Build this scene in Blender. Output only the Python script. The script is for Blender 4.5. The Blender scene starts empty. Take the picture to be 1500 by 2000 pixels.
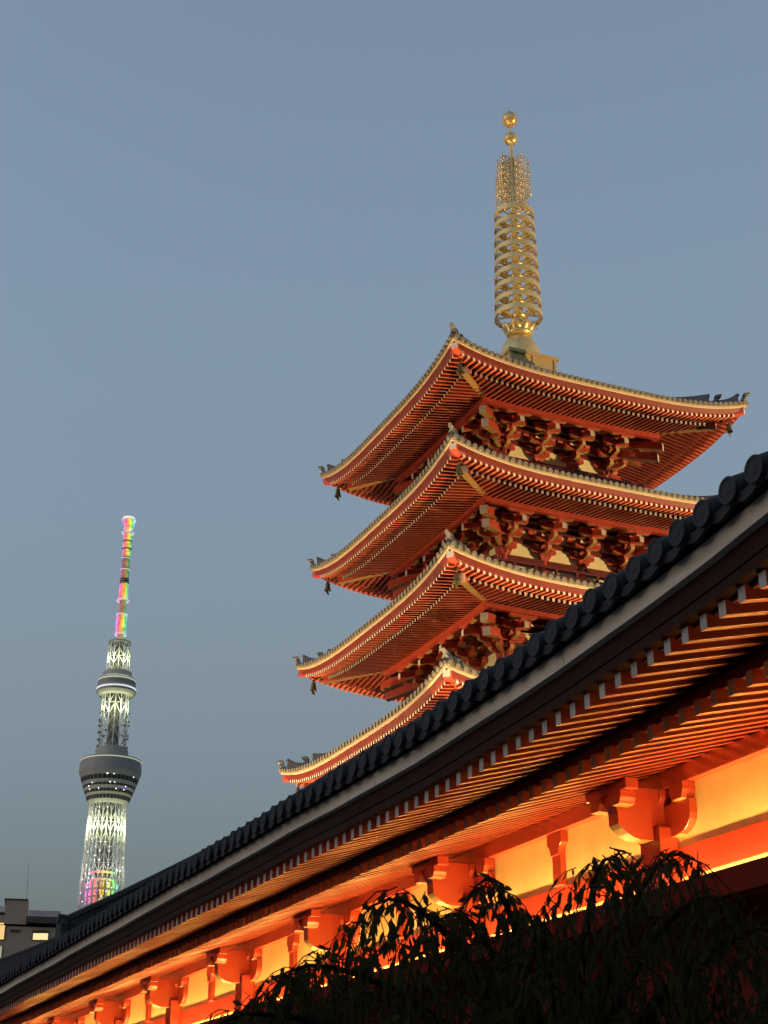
import bpy, math, random
from mathutils import Matrix, Vector
random.seed(7)
R_ = math.radians
scene = bpy.context.scene
col = scene.collection

# ------------------------------------------------------------------ camera
PITCH = 0.41957
cam_d = bpy.data.cameras.new("camera")
cam = bpy.data.objects.new("camera", cam_d)
col.objects.link(cam)
cam_d.sensor_fit = 'HORIZONTAL'
cam_d.sensor_width = 36.0
cam_d.lens = 36.0 * 2931.87 / 1500.0
cam_d.clip_start = 0.05
cam_d.clip_end = 20000.0
cam.matrix_world = Matrix.Translation((0, 0, 1.6)) @ Matrix.Rotation(math.pi / 2 + PITCH, 4, 'X') @ Matrix.Rotation(-0.00146, 4, 'Z')
cam_d.dof.use_dof = True
cam_d.dof.focus_distance = 55.0
cam_d.dof.aperture_fstop = 16.0
scene.camera = cam

# ------------------------------------------------------------------ sky, last daylight, exposure
world = bpy.data.worlds.new("World")
scene.world = world
world.use_nodes = True
wn, wl = world.node_tree.nodes, world.node_tree.links
wn.clear()
K = 9.6                                     # exposure gain
SUN_EL, SUN_ROT = R_(0.0), R_(245)          # low sun behind the camera
sky = wn.new('ShaderNodeTexSky')
sky.sky_type = 'NISHITA'
sky.sun_disc = False
sky.sun_elevation = SUN_EL
sky.sun_rotation = SUN_ROT
sky.air_density = 1.0
sky.dust_density = 10.0
sky.ozone_density = 1.0
bg = wn.new('ShaderNodeBackground')
bg.inputs['Strength'].default_value = 0.15
wo = wn.new('ShaderNodeOutputWorld')
# the dusk sky is a little bluer and dimmer towards the horizon than the model gives
geo = wn.new('ShaderNodeTexCoord'); sep = wn.new('ShaderNodeSeparateXYZ'); ramp = wn.new('ShaderNodeValToRGB'); mul = wn.new('ShaderNodeMix')
mul.data_type = 'RGBA'; mul.blend_type = 'MULTIPLY'; mul.inputs['Factor'].default_value = 1.0
wl.new(geo.outputs['Generated'], sep.inputs['Vector']); wl.new(sep.outputs['Z'], ramp.inputs['Fac'])
cr_ = ramp.color_ramp
cr_.elements[0].position = 0.10; cr_.elements[0].color = (.93, 1.10, 1.56, 1)
cr_.elements[1].position = 0.68; cr_.elements[1].color = (1.10, 1.05, 1.11, 1)
for p_, c_ in ((.215, (.87, .94, 1.20)), (.296, (.93, .935, 1.04)), (.54, (1.09, 1.05, 1.12))):
    e_ = cr_.elements.new(p_); e_.color = (*c_, 1)
wl.new(sky.outputs['Color'], mul.inputs['A']); wl.new(ramp.outputs['Color'], mul.inputs['B'])
azr = wn.new('ShaderNodeMapRange'); azr.clamp = False
azr.inputs['From Min'].default_value = -.3; azr.inputs['From Max'].default_value = .3; azr.inputs['To Min'].default_value = .15 * 1.16; azr.inputs['To Max'].default_value = .15 * .86
azc = wn.new('ShaderNodeMath'); azc.operation = 'MAXIMUM'; azc.inputs[1].default_value = .11
azd = wn.new('ShaderNodeMath'); azd.operation = 'MINIMUM'; azd.inputs[1].default_value = .17
wl.new(sep.outputs['X'], azr.inputs['Value']); wl.new(azr.outputs['Result'], azc.inputs[0]); wl.new(azc.outputs[0], azd.inputs[0]); wl.new(azd.outputs[0], bg.inputs['Strength'])
wl.new(mul.outputs['Result'], bg.inputs['Color'])
wl.new(bg.outputs['Background'], wo.inputs['Surface'])
scene.view_settings.view_transform = 'Standard'
scene.view_settings.look = 'None'
scene.view_settings.exposure = math.log2(K)
scene.view_settings.gamma = 1.0
sun_d = bpy.data.lights.new("sun", 'SUN')
sun_d.energy = 0.03
sun_d.angle = R_(20)
sun_d.color = (1.0, 0.8, 0.62)
sun = bpy.data.objects.new("sun", sun_d)
col.objects.link(sun)
sun.rotation_euler = (R_(90) - SUN_EL, 0, R_(180) - SUN_ROT)

scene.cycles.use_denoising = True
scene.cycles.max_bounces = 6
scene.cycles.sample_clamp_indirect = 4.0
scene.cycles.use_adaptive_sampling = True

YAW = 0.41594
E2 = Vector((math.cos(YAW), math.sin(YAW), 0))    # across (to the right)
E1 = Vector((-math.sin(YAW), math.cos(YAW), 0))   # along the hall (away, to the left)
WARM = (1.0, 0.49, 0.12)
WARMP = (1.0, 0.64, 0.29)

def ps(p, s, z):
    v = E2 * p + E1 * s
    return Vector((v.x, v.y, z))

def spot(name, loc, target, energy, size_deg, color=WARMP, blend=0.4, radius=0.15):
    d = bpy.data.lights.new(name, 'SPOT')
    d.energy = energy / K; d.color = color; d.spot_size = R_(size_deg); d.spot_blend = blend
    d.shadow_soft_size = radius
    o = bpy.data.objects.new(name, d); col.objects.link(o)
    o.location = loc
    o.rotation_euler = (Vector(target) - Vector(loc)).to_track_quat('-Z', 'Y').to_euler()
    return o

def point(name, loc, energy, color, radius=0.3):
    d = bpy.data.lights.new(name, 'POINT')
    d.energy = energy / K; d.color = color; d.shadow_soft_size = radius
    o = bpy.data.objects.new(name, d); col.objects.link(o); o.location = loc
    return o

# pagoda floodlights standing in the yards round it (pagoda centre: p=31.28, s=54.62)
PC = Vector((6.528, 62.602, 0))
def pg(u, d, z=0):      # u = along E2, d = along E1, from the pagoda's axis
    return PC + E2 * u + E1 * d + Vector((0, 0, z))
spot('floodlight', pg(-13.0, 13.0, 5.0), pg(-5.5, 3, 27), 34000, 80)          # by the left corner
spot('floodlight', pg(-9.6, -13.2, 5.5), pg(-5, -4, 27), 31000, 90)           # by the near corner
spot('floodlight', pg(13.5, -13.5, 5.0), pg(5, -5, 27), 36000, 80)            # by the right corner
spot('floodlight', pg(-22, 5, 4.0), pg(-4, 1, 27), 24000, 80)                 # in the yard, left
spot('floodlight', pg(-46, 2, 12.0), pg(-3, 0, 29), 24000, 50)                # on a pole further off, left
spot('floodlight', pg(48, -36, 13.0), pg(1, -3, 31), 185000, 50)              # on a pole further off, right

# ------------------------------------------------------------------ materials
def mat(name, color, rough=0.6, metal=0.0, noise=0.12, scale=3.0, emit=None, emit_s=0.0, bump=0.0, bscale=30.0, spec=0.5, coord='Object', coat=0.0, objrand=0.0, seam=0.0, streak=(1, 1, 1)):
    m = bpy.data.materials.new(name); m.use_nodes = True
    n, l = m.node_tree.nodes, m.node_tree.links
    b = n['Principled BSDF']
    b.inputs['Roughness'].default_value = rough
    b.inputs['Metallic'].default_value = metal
    b.inputs['Specular IOR Level'].default_value = spec
    tc = n.new('ShaderNodeTexCoord')
    if noise > 0:
        t = n.new('ShaderNodeTexNoise'); t.inputs['Scale'].default_value = scale; t.inputs['Detail'].default_value = 6
        t.inputs['Roughness'].default_value = 0.6
        l.new(tc.outputs[coord], t.inputs['Vector'])
        r = n.new('ShaderNodeValToRGB')
        r.color_ramp.elements[0].position = 0.3; r.color_ramp.elements[1].position = 0.72
        r.color_ramp.elements[0].color = (*[c * (1 - noise) for c in color], 1)
        r.color_ramp.elements[1].color = (*[min(1, c * (1 + noise)) for c in color], 1)
        l.new(t.outputs['Fac'], r.inputs['Fac'])
        l.new(r.outputs['Color'], b.inputs['Base Color'])
        rr = n.new('ShaderNodeMapRange')
        rr.inputs['To Min'].default_value = max(0.02, rough - 0.1); rr.inputs['To Max'].default_value = min(1, rough + 0.1)
        l.new(t.outputs['Fac'], rr.inputs['Value']); l.new(rr.outputs['Result'], b.inputs['Roughness'])
    else:
        b.inputs['Base Color'].default_value = (*color, 1)
    if seam > 0:
        sp_ = n.new('ShaderNodeSeparateXYZ'); m_a = n.new('ShaderNodeMath'); m_a.operation = 'MULTIPLY'; m_a.inputs[1].default_value = 1 / seam
        m_b = n.new('ShaderNodeMath'); m_b.operation = 'FRACT'; m_c = n.new('ShaderNodeMath'); m_c.operation = 'LESS_THAN'; m_c.inputs[1].default_value = .012 / seam
        mp_ = n.new('ShaderNodeMapping'); mp_.inputs['Scale'].default_value = streak
        t3 = n.new('ShaderNodeTexNoise'); t3.inputs['Scale'].default_value = 1.0; t3.inputs['Detail'].default_value = 5
        mr3 = n.new('ShaderNodeMapRange'); mr3.inputs['From Min'].default_value = .3; mr3.inputs['From Max'].default_value = .7; mr3.inputs['To Min'].default_value = .80; mr3.inputs['To Max'].default_value = 1.12
        m_d = n.new('ShaderNodeMath'); m_d.operation = 'MULTIPLY_ADD'; m_d.inputs[1].default_value = -.55
        hs3 = n.new('ShaderNodeHueSaturation')
        l.new(tc.outputs[coord], sp_.inputs[0]); l.new(sp_.outputs['Y'], m_a.inputs[0]); l.new(m_a.outputs[0], m_b.inputs[0]); l.new(m_b.outputs[0], m_c.inputs[0])
        l.new(tc.outputs[coord], mp_.inputs['Vector']); l.new(mp_.outputs[0], t3.inputs['Vector']); l.new(t3.outputs['Fac'], mr3.inputs['Value'])
        l.new(m_c.outputs[0], m_d.inputs[0]); l.new(mr3.outputs['Result'], m_d.inputs[2]); l.new(m_d.outputs[0], hs3.inputs['Value'])
        l.new(r.outputs['Color'], hs3.inputs['Color']); l.new(hs3.outputs['Color'], b.inputs['Base Color'])
    if objrand > 0:
        oi = n.new('ShaderNodeObjectInfo'); hs = n.new('ShaderNodeHueSaturation'); mr2 = n.new('ShaderNodeMapRange')
        mr2.inputs['To Min'].default_value = 1 - objrand; mr2.inputs['To Max'].default_value = 1 + objrand
        l.new(oi.outputs['Random'], mr2.inputs['Value']); l.new(mr2.outputs['Result'], hs.inputs['Value'])
        l.new(r.outputs['Color'], hs.inputs['Color']); l.new(hs.outputs['Color'], b.inputs['Base Color'])
    if bump > 0:
        t2 = n.new('ShaderNodeTexNoise'); t2.inputs['Scale'].default_value = bscale; t2.inputs['Detail'].default_value = 4
        l.new(tc.outputs[coord], t2.inputs['Vector'])
        bp = n.new('ShaderNodeBump'); bp.inputs['Strength'].default_value = bump; bp.inputs['Distance'].default_value = 0.02
        l.new(t2.outputs['Fac'], bp.inputs['Height']); l.new(bp.outputs['Normal'], b.inputs['Normal'])
    if coat > 0:
        b.inputs['Coat Weight'].default_value = coat; b.inputs['Coat Roughness'].default_value = 0.20
    if emit:
        b.inputs['Emission Color'].default_value = (*emit, 1); b.inputs['Emission Strength'].default_value = emit_s / K
    return m

M = {}
M['red'] = mat('vermilion paint', (0.45, 0.060, 0.030), 0.42, noise=0.15, scale=2.2, bump=0.04, coat=1.0)
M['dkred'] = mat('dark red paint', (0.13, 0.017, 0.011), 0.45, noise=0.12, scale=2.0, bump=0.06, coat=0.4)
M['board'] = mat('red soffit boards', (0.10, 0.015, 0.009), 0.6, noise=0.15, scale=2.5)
M['cream'] = mat('cream plaster', (0.78, 0.73, 0.43), 0.85, noise=0.11, scale=1.1, bump=0.12, bscale=14)
M['white'] = mat('white paint', (0.74, 0.71, 0.63), 0.6, noise=0.06, scale=4)
M['greywhite'] = mat('weathered white paint', (0.52, 0.50, 0.45), 0.65, noise=0.08, scale=4)
M['eavewhite'] = mat('cream eave board', (0.46, 0.385, 0.255), 0.6, noise=0.10, scale=1.5)
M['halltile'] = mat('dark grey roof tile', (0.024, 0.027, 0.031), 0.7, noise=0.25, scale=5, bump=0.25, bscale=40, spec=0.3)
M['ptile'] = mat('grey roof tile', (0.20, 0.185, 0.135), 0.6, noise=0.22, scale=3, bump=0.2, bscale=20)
M['ridge'] = mat('blue grey ridge tile', (0.13, 0.135, 0.14), 0.6, noise=0.25, scale=4)
M['gold'] = mat('gilded bronze', (0.82, 0.64, 0.28), 0.36, metal=0.55, noise=0.12, scale=3)
M['goldpaint'] = mat('pale gold panel', (0.60, 0.45, 0.19), 0.45, metal=0.25, noise=0.08, scale=2)
M['bronze'] = mat('green bronze', (0.10, 0.105, 0.05), 0.5, metal=0.5, noise=0.3, scale=8)
M['stone'] = mat('grey stone', (0.26, 0.25, 0.23), 0.85, noise=0.15, scale=2, bump=0.2)
M['ground'] = mat('stone paving', (0.07, 0.068, 0.066), 0.85, noise=0.25, scale=0.7, bump=0.2, bscale=6)
M['plaster'] = mat('white plaster', (0.62, 0.59, 0.52), 0.85, noise=0.06, scale=2)
M['hallfascia'] = mat('near black red paint', (0.028, 0.007, 0.005), 0.6, noise=0.12, scale=2.0, spec=0.15, seam=3.63, streak=(3, .5, 14))
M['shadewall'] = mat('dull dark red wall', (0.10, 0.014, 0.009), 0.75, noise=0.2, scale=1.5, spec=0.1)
M['panel'] = mat('aged cream plaster', (0.78, 0.72, 0.34), 0.85, noise=0.08, scale=1.1, bump=0.15, bscale=14, seam=4.02, streak=(1.2, 1.5, .9))
M['beam'] = mat('vermilion beam paint', (0.45, 0.060, 0.030), 0.42, noise=0.15, scale=2.2, coat=1.0, seam=8.04, streak=(4, .6, 5))
M['raft'] = mat('shaded vermilion rafter', (0.15, 0.020, 0.010), 0.5, noise=0.18, scale=2.2, coat=0.15, objrand=.2, spec=0.25)  # shade between the rafters put into the colour, darker than the vermilion beams
M['raftlow'] = mat('lit vermilion rafter underside', (0.43, 0.072, 0.030), 0.42, noise=0.14, scale=2.2, coat=1.0, objrand=.14)  # lit copy for the undersides: lamp sheen put into the colour
M['raftlowp'] = mat('lit orange rafter underside', (0.50, 0.115, 0.046), 0.4, noise=0.2, scale=1.3, coat=1.0)  # golden floodlit sheen put into the colour of the pagoda rafter undersides
M['ochre'] = mat('ochre underside sheen', (0.50, 0.32, 0.10), 0.5, noise=0.06, scale=3, coat=0.4)  # gold lamplit sheen of bracket and corner beam undersides, put into the colour
M['dark'] = mat('dark iron', (0.03, 0.03, 0.03), 0.5, noise=0.1)

# ------------------------------------------------------------------ mesh helpers
class MB:
    def __init__(self):
        self.v = []; self.f = []; self.m = []
    def add(self, vs, fs, mi=0):
        b = len(self.v); self.v += [tuple(x) for x in vs]
        for i, f in enumerate(fs):
            self.f.append(tuple(b + k for k in f)); self.m.append(mi if isinstance(mi, int) else mi[i])
    def hexa(self, p, mi=0, mis=None):
        # p: 4 bottom (ccw from below... consistent) then 4 top
        fs = [(3, 2, 1, 0), (4, 5, 6, 7), (0, 1, 5, 4), (1, 2, 6, 5), (2, 3, 7, 6), (3, 0, 4, 7)]
        self.add(p, fs, mis if mis else mi)
    def box(self, x0, x1, y0, y1, z0, z1, mi=0, mis=None):
        self.hexa([(x0, y0, z0), (x1, y0, z0), (x1, y1, z0), (x0, y1, z0),
                   (x0, y0, z1), (x1, y0, z1), (x1, y1, z1), (x0, y1, z1)], mi, mis)
    def frustum(self, cx, cy, z0, z1, a0, b0, a1, b1, mi=0):
        self.hexa([(cx - a0, cy - b0, z0), (cx + a0, cy - b0, z0), (cx + a0, cy + b0, z0), (cx - a0, cy + b0, z0),
                   (cx - a1, cy - b1, z1), (cx + a1, cy - b1, z1), (cx + a1, cy + b1, z1), (cx - a1, cy + b1, z1)], mi)
    def prism(self, poly, fn, t0, t1, mi=0, under=None):
        n = len(poly)
        vs = [fn(a, b, t0) for a, b in poly] + [fn(a, b, t1) for a, b in poly]
        fs = [tuple(range(n - 1, -1, -1)), tuple(range(n, 2 * n))]
        fs += [(i, (i + 1) % n, n + (i + 1) % n, n + i) for i in range(n)]
        if under: mi = [mi, mi] + [under[2] if under[0] <= i < under[1] else mi for i in range(n)]
        self.add(vs, fs, mi)
    def tube(self, pts, rad, n=8, mi=0, cap=True):
        pts = [Vector(p) for p in pts]
        if not isinstance(rad, (list, tuple)): rad = [rad] * len(pts)
        rings = []; vs = []; ref = None
        for i, p in enumerate(pts):
            d = (pts[min(i + 1, len(pts) - 1)] - pts[max(i - 1, 0)])
            if d.length < 1e-9: d = Vector((0, 0, 1))
            d.normalize()
            if ref is None:
                ref = Vector((0, 0, 1)) if abs(d.z) < 0.9 else Vector((1, 0, 0))
            x = ref - d * ref.dot(d); x.normalize(); y = d.cross(x); ref = x
            for k in range(n):
                a = 2 * math.pi * k / n
                vs.append(p + (x * math.cos(a) + y * math.sin(a)) * rad[i])
        fs = []
        for i in range(len(pts) - 1):
            for k in range(n):
                fs.append((i * n + k, i * n + (k + 1) % n, (i + 1) * n + (k + 1) % n, (i + 1) * n + k))
        if cap:
            fs.append(tuple(range(n - 1, -1, -1))); fs.append(tuple((len(pts) - 1) * n + k for k in range(n)))
        self.add(vs, fs, mi)
    def lathe(self, prof, n=24, c=(0, 0, 0), mi=0, a0=0.0, a1=2 * math.pi, closed=False):
        full = abs(a1 - a0 - 2 * math.pi) < 1e-6
        m = n if full else n + 1
        vs = []
        for r, z in prof:
            for k in range(m):
                a = a0 + (a1 - a0) * k / n
                vs.append((c[0] + r * math.cos(a), c[1] + r * math.sin(a), c[2] + z))
        fs = []; P = len(prof)
        for i in range(P if closed else P - 1):
            j = (i + 1) % P
            for k in range(n):
                k2 = (k + 1) % m
                fs.append((i * m + k, i * m + k2, j * m + k2, j * m + k))
        self.add(vs, fs, mi)
    def build(self, name, mats, parent=None, smooth=False, bevel=0.0, loc=None, rotz=0.0, angle=None):
        me = bpy.data.meshes.new(name)
        me.from_pydata(self.v, [], self.f)
        for m in (mats if isinstance(mats, (list, tuple)) else [mats]): me.materials.append(m)
        me.polygons.foreach_set('material_index', self.m)
        if smooth: me.polygons.foreach_set('use_smooth', [True] * len(self.f))
        me.update()
        o = bpy.data.objects.new(name, me); col.objects.link(o)
        if parent: o.parent = parent
        if loc: o.location = loc
        o.rotation_euler.z = rotz
        if bevel > 0:
            md = o.modifiers.new('bevel', 'BEVEL'); md.width = bevel; md.segments = 2; md.limit_method = 'ANGLE'
        if angle is not None and smooth:
            me.set_sharp_from_angle(angle=R_(angle))
        return o

def tag(o, label, cat, group=None):
    o['label'] = label; o['category'] = cat
    if group: o['group'] = group
    return o
def empty(name, loc, rz=0.0):
    o = bpy.data.objects.new(name, None); col.objects.link(o)
    o.location = loc; o.rotation_euler.z = rz; o.empty_display_size = 0.5
    return o
def dup(o, parent=None, loc=None, rotz=None):
    c = o.copy(); col.objects.link(c)
    if parent is not None: c.parent = parent
    if loc is not None: c.location = loc
    if rotz is not None: c.rotation_euler.z = rotz
    return c
def dup_tree(o, parent=None, loc=None, rotz=None):
    kids = list(o.children)
    c = dup(o, parent, loc, rotz)
    for k in kids: dup_tree(k, c)
    return c

def fix_normals(o):
    import bmesh
    bm = bmesh.new(); bm.from_mesh(o.data); bmesh.ops.recalc_face_normals(bm, faces=bm.faces); bm.to_mesh(o.data); bm.free()

# ------------------------------------------------------------------ ground
g = MB()
N = 40
vs = []; fs = []
for i in range(N + 1):
    for j in range(N + 1):
        x = (i / N * 2 - 1); y = (j / N * 2 - 1)
        vs.append((math.copysign(abs(x) ** 3, x) * 9000, math.copysign(abs(y) ** 3, y) * 9000, 0))
for i in range(N):
    for j in range(N):
        a = i * (N + 1) + j
        fs.append((a, a + N + 1, a + N + 2, a + 1))
g.add(vs, fs)
go = g.build('ground', M['ground']); go['kind'] = 'structure'
go.data.materials[0].node_tree.nodes  # object coordinates in metres

# ------------------------------------------------------------------ PAGODA
pag = empty('pagoda', PC, YAW)
tag(pag, 'tall red pagoda with stacked upswept roofs and a golden spire, floodlit at dusk', 'pagoda')
ZC = {5: 30.67, 4: 25.86, 3: 21.03, 2: 16.15, 1: 11.27}
WE = {5: 7.26, 4: 7.59, 3: 8.04, 2: 8.51, 1: 8.98}
WW = {5: 2.62, 4: 2.86, 3: 3.12, 2: 3.38, 1: 3.64}
AMP = 0.76

def ring_band(mb, sec, w, zc, mi=0, nseg=40, amp=AMP):
    """closed section [(off, z)] swept round the four eaves, mitred at the corners"""
    P = len(sec); vs = []; tot = 4 * nseg
    for face in range(4):
        ca, sa = math.cos(face * math.pi / 2), math.sin(face * math.pi / 2)
        for k in range(nseg):
            t = -math.cos(math.pi * k / nseg) * 0.35 + (2 * k / nseg - 1) * 0.65
            for o, z in sec:
                u = t * o
                zz = zc + z + amp * abs(u / w) ** 3.5 * (min(1, o / w)) ** 1.0
                x, y = u, -o
                vs.append((x * ca - y * sa, x * sa + y * ca, zz))
    fs = []
    for k in range(tot):
        k2 = (k + 1) % tot
        for j in range(P):
            j2 = (j + 1) % P
            fs.append((k * P + j, k2 * P + j, k2 * P + j2, k * P + j2))
    mb.add(vs, fs, mi)

def rise(u, off, w):
    return AMP * (abs(u) / w) ** 3.5 * min(1.0, off / w)

def roof_z(u, off, k):
    w = WE[k]; wi = 1.2 if k == 5 else WW[k + 1] + 1.15
    H = (33.75 - ZC[5] - 0.16) if k == 5 else (ZC[k + 1] - 2.95 - ZC[k] - 0.16)
    t = (w - off) / (w - wi)
    t = max(-0.05, t)
    shape = (0.85 * t + 0.15 * t * t) if k == 5 else (0.72 * t + 0.28 * t * t)
    fade = max(0.0, 1 - max(0, t)) ** 1.3
    return 0.16 + H * shape + AMP * (abs(u) / w) ** 3.5 * fade * 1.0 if off < w else 0.16 + H * shape + AMP * (abs(u) / w) ** 3.5

def make_roof(k):
    w, zc = WE[k], ZC[k] + 1.6
    wi = 1.2 if k == 5 else WW[k + 1] + 1.15
    # tile covering: base sheet + rounded rows, four sides
    mb = MB()
    pitch = 2 * w / 54
    for face in range(4):
        ca, sa = math.cos(face * math.pi / 2), math.sin(face * math.pi / 2)
        def T(u, off, z): return (u * ca + off * sa, u * sa - off * ca, zc + z)
        nu, no = 28, 10
        vs = []; fs = []
        for j in range(no + 1):
            off = w + 0.05 - (w + 0.05 - wi) * j / no
            for i in range(nu + 1):
                u = off * (2 * i / nu - 1)
                vs.append(T(u, off, roof_z(u, off, k)))
        for j in range(no):
            for i in range(nu):
                a = j * (nu + 1) + i
                fs.append((a, a + 1, a + nu + 2, a + nu + 1))
        mb.add(vs, fs)
        vs2 = [(x, y, z - 0.12) for x, y, z in vs[:nu + 1]]      # front lip of the flat tiles
        mb.add(vs[:nu + 1] + vs2, [(i + 1, i, nu + 1 + i, nu + 2 + i) for i in range(nu)])
        for r in range(54):
            u = -w + pitch * (r + 0.5)
            o0 = w + 0.10; o1 = max(abs(u) + 0.02, wi)
            ns = max(2, int((o0 - o1) / 0.7) + 1)
            rad = 0.088; ringv = []
            for q in range(ns + 1):
                off = o0 + (o1 - o0) * q / ns
                zb = roof_z(u, off, k) + 0.0
                for h in range(7):
                    a = math.pi * h / 6
                    ringv.append(T(u + math.cos(a) * rad, off, zb + math.sin(a) * rad * 1.15))
            f2 = []
            for q in range(ns):
                for h in range(6):
                    a = q * 7 + h; f2.append((a, a + 1, a + 8, a + 7))
            mb.add(ringv, f2)
            # round end disc
            zb = roof_z(u, o0, k)
            dv = [T(u + math.cos(2 * math.pi * h / 12) * 0.1, o0 + 0.012, zb + math.sin(2 * math.pi * h / 12) * 0.1) for h in range(12)]
            dv2 = [T(u + math.cos(2 * math.pi * h / 12) * 0.1, o0 - 0.05, zb + math.sin(2 * math.pi * h / 12) * 0.1) for h in range(12)]
            mb.add(dv + dv2, [tuple(range(11, -1, -1))] + [(h, (h + 1) % 12, 12 + (h + 1) % 12, 12 + h) for h in range(12)])
    roof = mb.build('roof', M['ptile'], pag, smooth=True, angle=40)
    fix_normals(roof)
    # white eave board, red fascia, inner edge board, purlin
    b = MB(); ring_band(b, [(w, 0.06), (w - 0.015, -0.045), (w - 0.22, -0.045), (w - 0.22, 0.06)], w, zc)
    e = b.build('eave_board', M['eavewhite'], roof); fix_normals(e)
    b = MB(); ring_band(b, [(w - 0.06, -0.047), (w - 0.14, -0.235), (w - 0.38, -0.235), (w - 0.38, -0.047)], w, zc)
    ring_band(b, [(w - 0.115, -0.10), (w - 0.13, -0.115), (w - 0.2, -0.115), (w - 0.2, -0.10)], w, zc)
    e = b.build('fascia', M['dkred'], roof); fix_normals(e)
    ji0 = w - 1.08
    b = MB(); ring_band(b, [(ji0 - 0.06, -0.10), (ji0 - 0.06, -0.22), (ji0 - 0.26, -0.22), (ji0 - 0.26, -0.10)], w, zc)
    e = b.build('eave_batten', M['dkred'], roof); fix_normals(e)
    po = WW[k] + 1.75
    # soffit sheets
    def hz(off): return -0.345 + 0.16 * (w - 0.26 - off)          # underside of flying rafters
    def jz(off): return -0.345 + 0.17 * (ji0 - off)               # underside of base rafters
    b = MB()
    ring_band(b, [(w - 0.3, hz(w - .3) + .125), (w - 0.3, hz(w - .3) + .15), (ji0 - .25, hz(ji0 - .25) + .15), (ji0 - .25, hz(ji0 - .25) + .125)], w, zc)
    ring_band(b, [(ji0 - .1, jz(ji0 - .1) + .125), (ji0 - .1, jz(ji0 - .1) + .15), (po - .3, jz(po - .3) + .15), (po - .3, jz(po - .3) + .125)], w, zc)
    # inner ceiling over the brackets
    ring_band(b, [(po - .2, .22), (po - .2, .26), (WW[k] - .3, .26), (WW[k] - .3, .22)], w, zc, amp=AMP * .6)
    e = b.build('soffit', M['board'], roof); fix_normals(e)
    b = MB(); zj = jz(po)
    ring_band(b, [(po + .11, zj + .0), (po + .11, zj - .22), (po - .11, zj - .22), (po - .11, zj)], w, zc)
    e = b.build('purlin', M['red'], roof); fix_normals(e)
    # rafters of one face, then turned to the other three
    for nm, o_out, o_in, zf, hw, hh, pit in (('flying_rafter_row', w - 0.26, ji0 - 0.2, hz, .052, .125, .247), ('base_rafter_row', ji0, po - .25, jz, .055, .125, .247)):
        n = int((o_out - 0.16) / pit)
        mb = MB()
        for i in range(-n, n + 1):
            u = i * pit
            oi = max(o_in, abs(u) + 0.10)
            if oi > o_out - 0.08: continue
            ra, rb = rise(u, o_out, w), rise(u, oi, w)
            za, zb = zc + zf(o_out) + ra, zc + zf(oi) + rb
            p = [(u - hw, -o_out, za), (u + hw, -o_out, za), (u + hw, -oi, zb), (u - hw, -oi, zb)]
            p += [(x, y, z + hh) for x, y, z in p]
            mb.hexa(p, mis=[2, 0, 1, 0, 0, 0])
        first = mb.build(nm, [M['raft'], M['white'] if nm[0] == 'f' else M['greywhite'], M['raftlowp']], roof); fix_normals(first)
        for q in (1, 2, 3): dup(first, roof, rotz=q * math.pi / 2)
    # corner beams
    for q in range(4):
        a = q * math.pi / 2
        b = MB()
        def diag(oo, oi, zo, zi, hw, h, mi):
            mbp = []
            for o_, z_ in ((oo, zo), (oi, zi)):
                for sg in (-1, 1):
                    mbp.append((o_ * math.sqrt(2), sg * hw, z_))
            p = [mbp[0], mbp[1], mbp[3], mbp[2]]
            p += [(x, y, z + h) for x, y, z in p]
            ang = -3 * math.pi / 4
            p = [(x * math.cos(ang) - y * math.sin(ang), x * math.sin(ang) + y * math.cos(ang), z) for x, y, z in p]
            b.hexa(p, mis=[3 if mi == 2 else 0, 0, mi, 0, 0, 0])
        diag(w - .10, ji0 - .5, zc + AMP - .40, zc + .25, .14, .30, 1)
        diag(ji0 + .06, WW[k], zc + rise(ji0, ji0, w) - .52, zc + .3, .15, .36, 2)
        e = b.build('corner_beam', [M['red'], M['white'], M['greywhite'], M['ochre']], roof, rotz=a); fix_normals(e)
    # hip ridges with end tiles
    for q in range(4):
        a = q * math.pi / 2
        b = MB(); b2 = MB()
        ang = -3 * math.pi / 4
        def D(o_, lat, z): 
            x, y = o_ * math.sqrt(2), lat
            return (x * math.cos(ang) - y * math.sin(ang), x * math.sin(ang) + y * math.cos(ang), z)
        def ridge(o0, o1, hw, h, lift):
            n = 12; vs = []
            for i in range(n + 1):
                off = o0 + (o1 - o0) * i / n
                zb = zc + roof_z(off, min(off, w - 1e-4), k) - .05
                hh = h + lift * max(0, 1 - i / n * 2.2) ** 2
                for lat, z in ((-hw, zb), (hw, zb), (hw * .8, zb + hh), (-hw * .8, zb + hh)):
                    vs.append(D(off, lat, z))
            fs = [(3, 2, 1, 0), tuple(n * 4 + x for x in (0, 1, 2, 3))]
            for i in range(n):
                for j in range(4):
                    fs.append((i * 4 + j, i * 4 + (j + 1) % 4, i * 4 + 4 + (j + 1) % 4, i * 4 + 4 + j))
            b.add(vs, fs)
            n2 = 12; pts = []
            for i in range(n2 + 1):
                off = o0 + .03 + (o1 - o0) * i / n2
                zb = zc + roof_z(off, min(off, w - 1e-4), k) - .05
                pts.append(D(off, 0, zb + h + lift * max(0, 1 - i / n2 * 2.2) ** 2 + .03))
            b.tube(pts, .085, 8)
        ridge(w - .25, w - 1.35, .13, .26, .22)
        ridge(w - 1.15, wi, .17, .42, .20)
        e = b.build('hip_ridge', M['ridge'], roof, rotz=a); fix_normals(e)
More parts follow.
